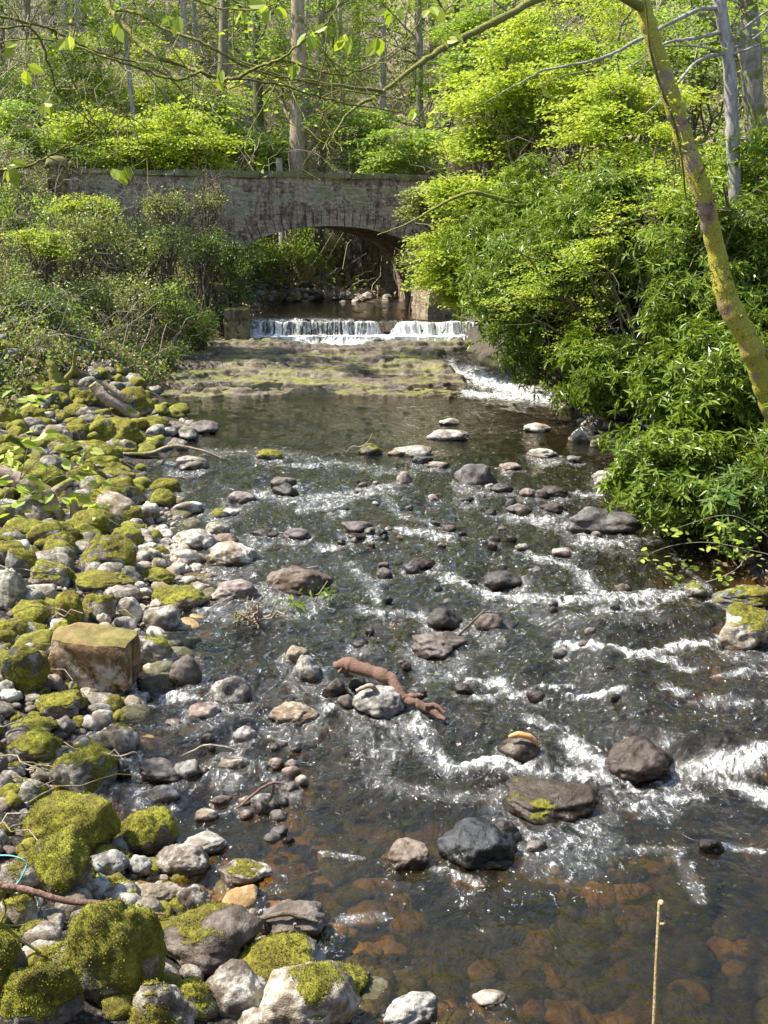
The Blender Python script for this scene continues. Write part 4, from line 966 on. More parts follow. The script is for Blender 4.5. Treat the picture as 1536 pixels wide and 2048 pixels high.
# trunks that stand out behind the bridge
def bare(h, r, lean, bark, seed, tip=.5):
    g = Geo(); n = 14; t = np.linspace(0, 1, n); pts = np.c_[lean*t*h+.05*np.sin(t*6+seed), .03*np.cos(t*5+seed), t*h-.4]
    g.add(*tube(pts, r*(1-(1-tip)*t)*(1+.4*np.exp(-t*16)), 12)); tips = []
    for k in range(7):
        i = R.randint(6, n); a = R.uniform(0, 6.28); grow(g, tips, pts[i], np.array([math.cos(a), math.sin(a), .7]), h*.2, r*.25, 1, 3, kids=4)
    gl = Geo(); c = np.array(tips); c = c[R.choice(len(c), min(len(c), 260), replace=False)]; spray(gl, c, rnd_dirs(len(c)), 16, .3, .13, .3)
    return mesh('trunk', g, M[bark], True), mesh('crown', gl, M['spring'], False)
for px, Y, h, r, ln, bk, lb in [(606, 41, 11, .42, .0, 'bark_tan', 'thick tan trunked tree rising right behind the middle of the bridge'),
        (445, 45, 13, .24, .07, 'bark', 'mossy brown tree leaning right behind the left half of the bridge'),
        (532, 43, 12, .24, -.01, 'bark_dark', 'dark ivy-clad tree left of the thick tan trunk'),
        (296, 42, 9, .11, -.02, 'bark_pale', 'thin pale tree trunk above the left part of the parapet'),
        (12, 28, 10, .13, .01, 'bark_dark', 'dark slim tree at the far left edge beside the bridge end'),
        (640, 44, 12, .22, .03, 'bark', 'grey brown tree just right of the thick tan trunk'),
        (760, 52, 13, .20, .02, 'bark_pale', 'pale grey tree in the gap between the tan trunk and the right pillar'),
        (700, 56, 13, .16, -.04, 'bark_pale', 'slim pale tree leaning left behind the middle of the bridge'),
        (390, 52, 13, .17, .03, 'bark_pale', 'pale slim tree above the broad bright green shrub'),
        (180, 50, 12, .15, -.02, 'bark_pale', 'slim pale tree behind the left end of the bridge'),
        (100, 55, 14, .2, .03, 'bark', 'grey tree high at the left of the woodland'),
        (845, 47, 12, .20, -.03, 'bark', 'grey tree behind the right end pillar of the bridge')]:
    x, yy, z = tree_at(px, Y); tree('tall_tree', lb, bare(h, r, ln, bk, px), (x, yy, z))
# broken pale stump beside the tan trunk
x, yy, z = tree_at(570, 40.2); g = Geo(); t = np.linspace(0, 1, 9); g.add(*tube(np.c_[.06*np.sin(t*4), 0*t, -.4+(2.6+4.1-z)*t], .24*(1-.55*t), 9))
o = obj('tree_stump', mesh('tree_stump', g, M['bark_pale'], True), None, (x, yy, z)); tag(o, 'tall broken grey stump touching the left of the thick tan trunk', 'tree stump')

# lime and green shrubs behind the parapet
for k, (px, row, Y, rx, rz, mat, lb) in enumerate([
    (215, 285, 38, 1.9, 1.3, 'lime', 'lime green shrub behind the left end pillar of the bridge'),
    (350, 280, 38, 1.8, 1.0, 'lime', 'broad bright green shrub behind the parapet, left of centre'),
    (440, 250, 44, 1.9, 1.5, 'spring', 'rounded green shrub left of the dark ivy-clad tree'),
    (120, 200, 44, 2.6, 2.4, 'spring', 'tall green shrub high up at the left behind the bridge'),
    (320, 195, 45, 2.6, 1.8, 'lime', 'tall lime shrub at the middle left of the woodland'),
    (720, 280, 42, 1.5, 1.0, 'spring', 'pale green thicket right of the thick tan trunk'),
    (820, 300, 40, 1.3, 1.0, 'spring', 'green shrub behind the parapet near the right end pillar'),
    (545, 300, 42, .8, .7, 'spring', 'dark green shrub at the foot of the broken stump'),
    (20, 300, 36, 2.0, 1.4, 'spring', 'green shrub at the far left beyond the bridge end')]):
    bush('shrub', lb, 'shrub', P(px, row, Y), (rx, 1.4, rz), 'spray', int(250*rx), .115, mat, seed=60+k, stems=10)

# ------------------------------------------------------------------ left bank undergrowth
def cover(name, n, region, size, mat, hgt, per=7, tmpl=LEAF_SIMPLE, droop=-.2):
    x, Y = region(n); z = H(x, Y)+np.abs(R.normal(size=n))*hgt*(.4+.8*np.clip(n2(x, Y, 1.1, 2, 61)+.5, 0, 1.4)); c = np.c_[x, Y, z]
    p = (c[:, None]+R.normal(size=(n, per, 3))*size*1.5).reshape(-1, 3); g = Geo()
    leaf_cloud(g, p, rnd_dirs(len(p))+np.array([0, 0, droop]), UPV+R.normal(size=(len(p), 3))*.5, R.uniform(.6, 1.3, len(p))*size, tmpl)
    return tag(obj(name, mesh(name, g, M[mat], False)), kind='stuff')
def reg_left(off0=.1, pw=1.0, Y0=15.5, Y1=36, mask=None):
    def f(n):
        Y = R.uniform(Y0, Y1, n*4); st = off0+2.6*(1-ss(19, 24, Y)); x = XL(Y)-st-R.rand(n*4)**pw*9
        m = np.ones(len(x), bool) if mask is None else mask(n2(x, Y, .45, 3, 70)); return x[m][:n], Y[m][:n]
    def h(n):
        x, Y = f(n)
        while len(x) < n:
            a, b = f(n); x, Y = np.r_[x, a], np.r_[Y, b]
        return x[:n], Y[:n]
    return h
cover('ivy_ground_cover', 5000, reg_left(mask=lambda v: v > -.05), .075, 'ivy', .16)
cover('leafy_ground_cover', 5200, reg_left(mask=lambda v: v < .15), .065, 'bramble', .22)
cover('spring_ground_cover', 2600, reg_left(), .07, 'spring', .35)
cover('dead_leaf_litter', 6500, reg_left(-.2, Y0=13), .07, 'deadleaf', .10, 6)
def reg_right(n):
    Y = R.uniform(9, 34, n); return XR(Y)+.5+R.rand(n)**.8*7, Y
cover('right_bank_ivy_cover', 4500, reg_right, .085, 'ivy', .25)
cover('right_bank_leaf_litter', 2200, lambda n: (lambda Y: (XR(Y)+.15+R.rand(n)*3, Y))(R.uniform(8, 26, n)), .08, 'deadleaf', .04, 6)
def reg_hill(n):
    Y = R.uniform(37, 78, n); x = (R.uniform(-250, 1750, n)-768)/FPX*Y; k = H(x, Y) > zw(x, Y)+.05; return x[k], Y[k]
def cover_hill(name, n, size, mat, hgt, per):
    x, Y = reg_hill(n); cover(name, len(x), lambda m: (x, Y), size, mat, hgt, per)
cover_hill('hillside_ivy_cover', 3500, .17, 'ivy', .5, 8)
cover_hill('hillside_spring_cover', 2600, .16, 'spring', .9, 8)
g = Geo()
x, Y = reg_hill(5200)
for a, b in zip(x, Y):
    z = float(H(a, b)); L = R.uniform(.8, 3.2); th = R.uniform(0, 6.28); h = R.uniform(.3, 5)*(R.rand() < .6)
    g.add(*tube(twigline((a, b, z+h-.1), (a+math.cos(th)*L*.8, b+math.sin(th)*L*.5, z+h+R.uniform(.2, 1)*L), .15, .12, 6), np.linspace(.022, .006, 6), 3))
tag(obj('hillside_bare_twigs', mesh('hillside_bare_twigs', g, M['twig_pale'], True)), kind='stuff')
cover_hill('hillside_leaf_litter', 6500, .16, 'deadleaf', .05, 6)
# bare stems and brambles arching over the bank
g = Geo()
for k in range(900):
    x, Y = reg_left()(1); x, Y = x[0], Y[0]; z = float(H(x, Y)); L = R.uniform(.4, 1.5); a = R.uniform(0, 6.28)
    g.add(*tube(twigline((x, Y, z-.03), (x+math.cos(a)*L, Y+math.sin(a)*L*.6, z+R.uniform(.1, .9)*L), .25, .12, 7), np.linspace(.009, .003, 7), 4))
tag(obj('bramble_stems', mesh('bramble_stems', g, M['twig'], True)), kind='stuff')
g = Geo()
for k in range(760):
    x, Y = reg_left()(1); x, Y = x[0], Y[0]; z = float(H(x, Y)); L = R.uniform(.5, 1.6); a = R.uniform(0, 6.28)
    g.add(*tube(twigline((x, Y, z-.03), (x+math.cos(a)*L, Y+math.sin(a)*L*.6, z+R.uniform(.1, 1.0)*L), .2, .12, 7), np.linspace(.010, .003, 7), 4))
tag(obj('dry_pale_stems', mesh('dry_pale_stems', g, M['twig_pale'], True)), kind='stuff')
for k, (px, row, Y, rx, rz, mat, size, n, lb) in enumerate([
    (40, 440, 29, .9, .7, 'spring', .075, 420, 'leafy bush at the far left, level with the parapet'),
    (200, 415, 30, 1.2, .30, 'lime', .075, 420, 'bright bush in front of the left end of the bridge'),
    (330, 415, 30.5, .7, .35, 'bramble', .07, 260, 'pale pinkish green bush against the left of the bridge wall'),
    (150, 470, 27, 1.5, .5, 'bramble', .08, 420, 'mid green bramble mound below the left end of the bridge'),
    (290, 480, 28, 1.0, .5, 'bramble', .07, 320, 'tangled bush halfway down the left bank'),
    (400, 490, 30, .7, .35, 'ivy', .07, 260, 'ivy bush beside the left foot of the arch'),
    (90, 480, 25, .8, .35, 'lime', .07, 220, 'lime leaved bush low at the left with fern-like sprays'),
    (230, 590, 25.5, 1.1, .45, 'bramble', .065, 340, 'sprawling bush in the middle of the left bank'),
    (330, 610, 26.5, .8, .45, 'spring', .065, 260, 'green bush left of the retaining wall'),
    (400, 650, 28, .5, .3, 'spring', .07, 150, 'low green clump at the foot of the concrete block'),
    (330, 700, 25.0, .45, .3, 'ivy', .06, 150, 'green clump hanging over the left end of the rock shelf'),
    (40, 620, 22, 1.1, .45, 'ivy', .07, 320, 'dark bush at the left edge above the mossy stones'),
    (60, 700, 20, .9, .28, 'bramble', .06, 240, 'low leafy patch at the left edge above the mossy stones'),
    (190, 690, 22.5, .6, .35, 'bramble', .06, 200, 'small bush with reddish stems above the fallen trunk'),
    (440, 590, 31.4, .30, .5, 'ivy', .06, 120, 'ivy hanging between the retaining wall and the concrete block'),
    (560, 505, 39.5, 1.5, 1.0, 'spring', .09, 620, 'dark green bush seen through the left of the arch'),
    (690, 500, 43, 1.6, .8, 'bramble', .09, 460, 'brown green bush seen through the middle of the arch'),
    (835, 530, 33.0, .6, .8, 'bramble', .07, 360, 'thin twiggy bush hanging at the right foot of the arch'),
    (520, 550, 36.5, .8, .7, 'spring', .08, 380, 'green bush at the left foot inside the arch'),
    (465, 535, 31.3, .75, .75, 'ivy', .07, 620, 'ivy curtain hanging over the left haunch of the arch'),
    (420, 400, 31.6, .5, .35, 'bramble', .06, 110, 'pale twiggy bush growing against the wall left of the arch')]):
    bush('bank_bush', lb, 'bush', P(px, row, Y), (rx, .8, rz), 'spray' if mat == 'lime' else 'mix', int(n*.75) if mat != 'lime' else n//3, size, mat, seed=100+k, stems=9, bare=18, inner=.3)

# ------------------------------------------------------------------ right bank: rhododendron, beech and laurel
RH = [
 (1165, 590, 20.5, 2.05, 1.35, 1.45, 6200, .135, 'rhodo', 'huge dark rhododendron leaning over the right side of the shelf'),
 (1070, 470, 23.0, 1.5, 1.2, 1.2, 3400, .13, 'rhodo', 'rhododendron behind the huge one, nearer the bridge'),
 (1290, 470, 19.0, 1.6, 1.2, 1.2, 4200, .135, 'rhodo', 'upper rhododendron left of the leaning pink trunk'),
 (1235, 745, 17.5, .95, .8, .6, 1600, .13, 'rhodo', 'low rhododendron over the cobbles at the foot of the right bank'),
 (1450, 570, 16.5, 1.2, 1.0, 1.3, 3000, .135, 'rhodo', 'rhododendron behind the leaning pink trunk'),
 (1460, 790, 13.2, 1.0, .8, .8, 1900, .135, 'rhodo', 'bright glossy rhododendron at the right edge below the leaning trunk'),
 (1375, 950, 12.2, .85, .7, .65, 1400, .13, 'rhodo', 'glossy rhododendron drooping towards the water at the right'),
 (1540, 380, 17.5, 1.2, 1.0, 1.3, 1300, .135, 'rhodo', 'rhododendron at the right edge behind the grey trunk'),
 (1570, 880, 11.0, .35, .3, .35, 240, .14, 'rhodo', 'leafy rhododendron shoots over the foot of the leaning trunk'),
 (1520, 1020, 11.2, .7, .6, .5, 380, .14, 'ivy', 'dark shaded bush at the right edge just above the twigs')]
for k, (px, row, Y, rx, ry, rz, n, size, mat, lb) in enumerate(RH):
    c = P(px, row, Y); bx = max(c[0], float(XR(Y))+.5)
    bush('rhododendron', lb, 'bush', c, (rx, ry, rz), 'rosette', n, size, mat, 'twig', None, 200+k, (bx, Y+.2, float(H(bx, Y+.2))), 22, 0, .35)
LM = [
 (915, 535, 25.5, .85, .9, 1.0, 620, .085, 'lime', 'lime leaved beech shrub overhanging the weir'),
 (970, 420, 25.5, 1.0, .9, .8, 560, .085, 'lime', 'lime leaved shrub above the beech shrub by the weir'),
 (1000, 250, 28, 1.4, 1.3, 1.6, 620, .095, 'lime', 'tall lime beech sapling right of the bridge pillar'),
 (1140, 130, 27, 1.8, 1.4, 1.5, 720, .095, 'lime', 'bright lime beech foliage at the top centre right'),
 (1260, 260, 22, 1.3, 1.2, 1.1, 520, .08, 'lime', 'lime beech shrub left of the upper leaning trunk'),
 (1460, 380, 18, 1.0, 1.0, .9, 420, .075, 'lime', 'lime shrub between the leaning trunk and the grey trunk'),
 (1400, 130, 25, 1.7, 1.2, 1.4, 480, .09, 'spring', 'green beech foliage behind the top of the leaning trunk'),
 (1000, 100, 34, 1.6, 1.3, 1.5, 420, .11, 'spring', 'pale green tree foliage at top centre above the pillar'),
 (870, 400, 31.0, .8, .5, .6, 260, .08, 'bramble', 'thin pale twiggy shrub in front of the right of the bridge wall'),
 (1150, 600, 18.6, 1.3, .5, 1.3, 230, .05, 'lime', 'sparse lime shoots in front of the huge rhododendron'),
 (1320, 420, 17.2, 1.2, .5, 1.2, 220, .055, 'lime', 'sparse lime shoots over the upper rhododendron')]
for k, (px, row, Y, rx, ry, rz, n, size, mat, lb) in enumerate(LM):
    c = P(px, row, Y); bx = max(c[0], float(XR(Y))+.6)
    bush('beech_shrub', lb, 'shrub', c, (rx, ry, rz), 'spray', n, size, mat, 'twig', None, 300+k, (bx, Y+.3, float(H(bx, Y+.3))), 16, 4, .3)

def polytube(g, px_pts, radii, m=6, sides=9, jit=0):
    p = np.array([P(a, b, c) for a, b, c in px_pts]); q = smoothline(p, m); r = np.interp(np.linspace(0, 1, len(q)), np.linspace(0, 1, len(radii)), radii)
    if jit: q = q+R.normal(size=q.shape)*jit; r = r*(1+R.normal(size=len(r))*.07)
    g.add(*tube(q, r, sides)); return q
g = Geo(); polytube(g, [(1120, 560, 23.2), (1060, 430, 22.6), (965, 388, 22), (930, 388, 22), (880, 410, 22), (820, 445, 22), (755, 470, 22)], [.05, .045, .036, .034, .028, .02, .01], 6, 8, .004)
bb = bpy.data.objects['rhododendron.001']; g.v = [v-np.array(bb.location) for v in g.v]; obj('bough', mesh('bough', g, M['twig_moss'], True), bb)
# leaning pink trunk with moss
def leaning():
    o = thing('leaning_tree', 'leaning smooth pinkish tree trunk with bright moss on the right bank', 'tree', tuple(ground_at(*P(1560, 860, 11.6)[:2])))
    b = np.array(o.location); g = Geo()
    q = polytube(g, [(1580, 900, 11.7), (1535, 790, 11.6), (1500, 690, 11.5), (1455, 600, 11.5), (1432, 500, 11.5), (1408, 400, 11.4), (1372, 290, 11.4), (1335, 170, 11.3), (1300, 60, 11.2), (1275, -30, 11.2), (1250, -120, 11.1)],
                 [.118, .115, .11, .105, .092, .096, .09, .086, .077, .068, .062], 10, 18, .002)
    for k in range(8):      # broken side stubs
        i = R.randint(20, 85); d = rnd_dirs(1)[0]; g.add(*tube([q[i], q[i]+d*.13, q[i]+d*.19], [.035, .028, .018], 6))
    g.v = [v-b for v in g.v]; t = obj('trunk', mesh('trunk', g, M['bark_pink'], True), o)
    i = R.randint(0, 78, 5200); dd = rnd_dirs(5200); m = (n2(q[i][:, 2], q[i][:, 0], 2.2, 3, 33)+dd[:, 2]*.25-dd[:, 0]*.15) > -.05; m &= (i < 60) | (R.rand(5200) < .25)
    i, dd = i[m], dd[m]; tg = q[np.clip(i+1, 0, len(q)-1)]-q[i]; tg /= np.linalg.norm(tg, axis=1)[:, None]+1e-9; dd = dd-(dd*tg).sum(1)[:, None]*tg; dd /= np.linalg.norm(dd, axis=1)[:, None]
    rr = np.interp(i/len(q), [0, 1], [.112, .064]); pos = q[i]+tg*R.uniform(-.06, .06, (len(i), 1))+dd*(rr[:, None]-.004)
    v, f = scatter(np.array([[-.4, 0, 0], [.4, 0, 0], [.2, .8, .1], [-.12, 1, 0]]), [[0, 1, 2, 3]], pos-b, frames(dd+R.normal(size=dd.shape)*.5, rnd_dirs(len(i))), R.uniform(.012, .032, len(i)))
    obj('moss', mesh('moss', (v, f), M['moss'], False), o)
    g = Geo(); tips = []
    for pts, r in (([(1275, -60, 11.2), (1180, -40, 10.6), (1080, -4, 10.0), (990, 45, 9.5), (900, 88, 9.1), (830, 135, 8.8), (765, 185, 8.6), (700, 225, 8.4), (655, 290, 8.3)], [.05, .042, .035, .03, .024, .02, .014, .01, .006]),
                   ([(765, 185, 8.6), (640, 165, 8.0), (560, 150, 7.7), (450, 110, 7.5)], [.012, .01, .008, .004]),
                   ([(1375, 400, 11.4), (1350, 250, 10.9), (1310, 140, 10.6), (1290, 0, 10.4)], [.008, .014, .012, .008]),
                   ([(1290, 20, 11.2), (1150, -60, 10.4), (1000, -110, 10)], [.05, .04, .03]), ([(1260, -60, 11.1), (1400, -150, 10.6)], [.05, .03])):
        q = polytube(g, pts, r, 6, 8, .004)
        if r[0] < .045:
            for _ in range(9):
                i = R.randint(len(q)//3, len(q)); grow(g, tips, q[i], rnd_dirs(1)[0]*np.array([1, .5, .8]), R.uniform(.25, .6), .006, 1, 2, kids=2)
    g.v = [v-b for v in g.v]; obj('bough', mesh('bough', g, M['twig_moss'], True), o)
    tips = np.array(tips)-b; tips = tips[R.choice(len(tips), 60, replace=False)]; g = Geo(); spray(g, tips, rnd_dirs(60), 3, .06, .045, .3); obj('leaves', mesh('leaves', g, M['lime'], False), o)
leaning()
# grey trunk and broad tan trunk on the right
for nm, lb, pts, rad, bk in (('grey_trunked_tree', 'straight pale grey tree trunk right of the leaning trunk', [(1470, 420, 17), (1467, 320, 17), (1462, 200, 17), (1455, 100, 17), (1440, 10, 17), (1430, -90, 17)], [.10, .095, .10, .09, .085, .07], 'bark_pale'),
                          ('broad_trunked_tree', 'broad tan tree trunk in the top right corner', [(1530, 520, 23), (1520, 330, 23), (1505, 180, 23), (1500, 60, 23), (1490, -80, 23)], [.24, .22, .22, .2, .19], 'bark')):
    c = P(*pts[0]); base = ground_at(c[0], c[1]); o = thing(nm, lb, 'tree', base); b = np.array(base); g = Geo()
    q = polytube(g, pts, rad, 8, 14, .004); g.add(*tube([np.array([c[0]+.02, c[1], base[2]-.2]), q[0]], [rad[0]*1.25, rad[0]], 14)); tips = []
    if nm == 'grey_trunked_tree':
        for pp in ([(1441, 15, 17), (1390, 22, 16.8), (1310, 62, 16.5), (1230, 105, 16.2), (1170, 125, 16), (1090, 140, 16), (1050, 160, 16), (970, 205, 16)], [(1446, 62, 17), (1380, 78, 16.8), (1330, 88, 16.6), (1250, 140, 16.4)], [(1450, 105, 17), (1400, 120, 16.6), (1350, 170, 16.3), (1290, 230, 16)]):
            polytube(g, pp, [.034, .028, .022, .016, .006], 6, 7, .006)
    for _ in range(9):
        i = R.randint(len(q)//2, len(q)); grow(g, tips, q[i], np.array([R.normal(), R.normal()*.5, .5]), R.uniform(.8, 1.8), rad[0]*.22, 1, 3, kids=3)
    g.v = [v-b for v in g.v]; obj('trunk', mesh('trunk', g, M[bk], True), o)
    g = Geo(); t = np.array(tips)-b; t = t[R.choice(len(t), min(len(t), 110), replace=False)]; spray(g, t, rnd_dirs(len(t)), 14, .25, .075, .3); obj('crown', mesh('crown', g, M['spring'], False), o)

# overhanging tree at the left, trunk outside the frame, its twigs across the top
def overhang():
    base = ground_at(-4.0, 2.5); b = np.array(base); o = thing('overhanging_tree', 'tree reaching over the top left of the stream with thin mossy leafing twigs', 'tree', base)
    g = Geo(); top = P(130, -260, 6.6); q = smoothline([b-[0, 0, .3], b+[.1, .1, 1.8], b+[.3, .4, 4.0], top], 8); g.add(*tube(q, np.linspace(.13, .028, len(q)), 12))
    g.v = [v-b for v in g.v]; obj('trunk', mesh('trunk', g, M['bark'], True), o)
    g = Geo(); tips = []
    L = [([(130, -260, 6.6), (190, -60, 6.6), (215, 8, 6.5), (240, 42, 6.4), (285, 92, 6.3), (325, 118, 6.2), (370, 132, 6.2), (402, 144, 6.1), (432, 156, 6.1), (470, 156, 6.0), (515, 135, 6.0), (560, 118, 5.9), (605, 85, 5.9), (650, 50, 5.8), (680, 5, 5.8)], [.03, .017, .0165, .016, .0145, .013, .011, .010, .011, .009, .008, .007, .006, .005, .003]),
         ([(225, 20, 6.5), (270, 25, 6.4), (330, 58, 6.3), (400, 82, 6.2), (450, 112, 6.2), (500, 135, 6.3), (545, 150, 6.4), (620, 165, 6.5), (690, 180, 6.6), (768, 192, 6.7), (830, 205, 6.8)], [.009, .009, .0085, .008, .007, .007, .006, .006, .005, .004, .003]),
         ([(402, 144, 6.1), (380, 152, 6.0), (350, 160, 5.9), (290, 140, 5.9), (220, 118, 5.8), (140, 90, 5.8), (60, 78, 5.7), (-20, 90, 5.7)], [.007, .007, .006, .006, .005, .005, .004, .004]),
         ([(-40, 20, 5.8), (30, 40, 5.8), (110, 62, 5.9), (180, 100, 6.0), (270, 125, 6.1), (330, 150, 6.2), (390, 210, 6.3), (440, 250, 6.4)], [.008, .007, .006, .006, .005, .004, .003, .002]),
         ([(-40, 60, 5.6), (60, 55, 5.6), (100, 130, 5.7), (120, 190, 5.8), (200, 260, 5.9), (215, 300, 6.0)], [.007, .006, .005, .004, .003, .002]),
         ([(-30, 345, 5.8), (0, 342, 5.8), (60, 330, 5.8), (110, 305, 5.9), (160, 285, 5.9), (208, 252, 6.0)], [.008, .008, .007, .005, .004, .002]),
         ([(470, 156, 6.0), (560, 170, 6.2), (640, 195, 6.4), (710, 210, 6.6), (800, 225, 6.8), (850, 250, 7)], [.006, .006, .0055, .005, .003, .002]),
         ([(245, -20, 6.5), (330, -20, 6.3), (420, 10, 6.2), (500, 20, 6.1), (590, -5, 6.0)], [.008, .006, .005, .004, .002]),
         ([(110, 62, 5.9), (150, 170, 6.0), (180, 260, 6.1)], [.004, .003, .002]), ([(180, 100, 6.0), (220, 190, 6.1), (260, 240, 6.2), (300, 330, 6.4)], [.004, .003, .0025, .0015]),
         ([(560, 118, 5.9), (680, 150, 6.0), (760, 120, 6.1), (830, 60, 6.2), (860, -10, 6.2)], [.005, .005, .004, .003, .002]), ([(690, 180, 6.6), (640, 240, 6.7), (655, 290, 6.8), (700, 310, 6.9)], [.004, .0035, .003, .002])]
    for pts, r in L:
        q = polytube(g, pts, r, 6, 7, .003)
        for _ in range(11):
            i = R.randint(3, len(q)); d = rnd_dirs(1)[0]*np.array([1, .45, 1]); d[2] -= .15; grow(g, tips, q[i], d, R.uniform(.12, .38), .0032, 1, 2, kids=2, up=0)
    polytube(g, [(150, -200, 6.6), (20, -120, 6.2), (-60, 20, 5.7), (-60, 60, 5.6), (-40, 345, 5.8)], [.02, .016, .012, .01, .008], 6, 7)
    polytube(g, [(130, -260, 6.6), (200, -120, 6.6), (245, -20, 6.5)], [.02, .014, .008], 6, 7)
    g.v = [v-b for v in g.v]; obj('branches', mesh('branches', g, M['twig_moss'], True), o)
    g = Geo()
    for px, row, Y, n in [(125, 70, 5.7, 3), (60, 135, 5.5, 4), (100, 200, 5.6, 4), (340, 32, 6.1, 4), (440, 145, 6.0, 3), (585, 128, 5.9, 4), (620, 60, 5.8, 4), (655, 58, 5.8, 2), (690, 75, 5.8, 4), (752, 78, 5.9, 3), (535, 10, 5.7, 5), (860, 15, 6.0, 4), (895, 70, 6.2, 3), (868, 228, 6.6, 5), (1085, 183, 7.2, 2), (242, 335, 6.0, 4), (25, 335, 5.7, 5), (480, 30, 6.1, 2), (240, 42, 6.2, 2), (780, 10, 6.0, 3), (40, 90, 5.6, 2), (830, 225, 6.6, 3)]:
        c = P(px, row, Y)-b; p = c+R.normal(size=(n, 3))*.018; hd = np.c_[R.normal(size=(n, 2))*.55, -np.abs(R.normal(.8, .3, n))]
        leaf_cloud(g, p, hd, R.normal(size=(n, 3))*.5+[0, -1, .5], R.uniform(.065, .095, n), LEAF_OVAL)
    t = np.array(tips)-b; k = R.choice(len(t), 120); leaf_cloud(g, t[k], rnd_dirs(120)+[0, 0, -.5], UPV+R.normal(size=(120, 3))*.5, R.uniform(.01, .03, 120), LEAF_SIMPLE)
    obj('leaves', mesh('leaves', g, M['lime'], False), o)
overhang()

# saplings with light leaves
def sapling(label, stems, leaves, size, mat='lime', stemmat='twig_pale', name='sapling', r0=.005, nleaf=3, tmpl=LEAF_OVAL, spread=.03):
    b = P(*stems[0][0]); b[2] = float(H(b[0], b[1])); o = thing(name, label, 'sapling' if name == 'sapling' else 'plant', tuple(b)); g = Geo()
    for st in stems:
        p = np.array([P(*s) for s in st]); q = smoothline(p, 5)
        if np.allclose(st[0], stems[0][0]): q = np.vstack([b-[0, 0, .03], q])
        g.add(*tube(q-b, np.linspace(r0, r0*.35, len(q)), 6))
    obj('stem', mesh('stem', g, M[stemmat], True), o); g = Geo()
    for px, row, Y in leaves:
        c = P(px, row, Y)-b; p = c+R.normal(size=(nleaf, 3))*spread; a = R.uniform(0, 6.28, nleaf)
        leaf_cloud(g, p, np.c_[np.cos(a), np.sin(a)*.7, R.uniform(-.5, .1, nleaf)], UPV+R.normal(size=(nleaf, 3))*.35+[0, -.35, 0], R.uniform(.75, 1.2, nleaf)*size, tmpl)
    obj('leaves', mesh('leaves', g, M[mat], False), o)
Y_ = 9.2
sapling('sapling with light green leaves in front of the broken log', [[(-60, 1150, Y_), (0, 1010, Y_), (40, 960, Y_), (110, 940, Y_), (170, 900, Y_)], [(40, 960, Y_), (60, 880, Y_), (80, 830, Y_)], [(0, 1010, Y_), (60, 1000, Y_), (150, 985, Y_), (195, 1020, Y_)], [(40, 960, Y_), (90, 910, Y_), (130, 925, Y_)]],
        [(60, 885, Y_), (90, 880, Y_), (25, 900, Y_), (35, 890, Y_), (15, 940, Y_), (30, 960, Y_), (60, 980, Y_), (80, 975, Y_), (120, 950, Y_), (165, 930, Y_), (175, 900, Y_), (140, 915, Y_), (185, 965, Y_), (150, 990, Y_), (190, 1010, Y_), (200, 1020, Y_), (40, 1000, Y_), (15, 1020, Y_), (110, 1000, Y_), (60, 800, Y_), (95, 800, Y_), (45, 795, Y_)], .125, 'lime', spread=.06, nleaf=4)
Y_ = 9.6
sapling('leafy twig low over the water at the right edge', [[(1580, 1120, Y_), (1500, 1100, Y_), (1420, 1085, Y_), (1350, 1090, Y_), (1290, 1110, Y_)], [(1500, 1100, Y_), (1470, 1140, Y_), (1400, 1165, Y_), (1330, 1145, Y_), (1285, 1105, Y_)], [(1580, 1120, Y_), (1520, 1060, Y_), (1450, 1030, Y_), (1340, 1060, Y_)]],
        [(1290+R.uniform(-5, 215), 0, Y_) for _ in range(0)]+[(1285, 1108, Y_), (1300, 1118, Y_), (1315, 1130, Y_), (1330, 1142, Y_), (1350, 1150, Y_), (1365, 1160, Y_), (1345, 1120, Y_), (1370, 1125, Y_), (1390, 1135, Y_), (1400, 1165, Y_), (1430, 1130, Y_), (1440, 1150, Y_), (1410, 1100, Y_), (1430, 1080, Y_), (1460, 1090, Y_), (1480, 1110, Y_), (1450, 1165, Y_), (1470, 1170, Y_), (1345, 1062, Y_), (1370, 1070, Y_), (1330, 1055, Y_), (1500, 1060, Y_), (1490, 1090, Y_), (1510, 1120, Y_), (1520, 1090, Y_), (1440, 1050, Y_)], .075, 'lime', name='low_twig_plant', spread=.03)
for lb, pts in (('small leafy rhododendron sprig lying in the water below the large smooth grey boulder', (585, 1225)), ('small leafy sprig on the edge of the large smooth grey boulder', (612, 1188)), ('small leafy sprig standing right of the large smooth grey boulder', (650, 1205)), ('small leafy sprig growing on the largest mid stream boulder', (1268, 1040))):
    q = hit(*pts); o = thing('leafy_sprig', lb, 'sprig', tuple(q)); g = Geo(); rosettes(g, np.array([[0, 0, .10], [.05, 0, .07]]), np.array([[0, -.3, 1.], [.4, -.2, .8]]), .13, 7); obj('leaves', mesh('leaves', g, M['rhodo'], False), o)
    obj('stem', mesh('stem', tube([[0, 0, -.03], [.01, 0, .05], [0, 0, .10]], [.005, .004, .003], 5), M['twig'], True), o)

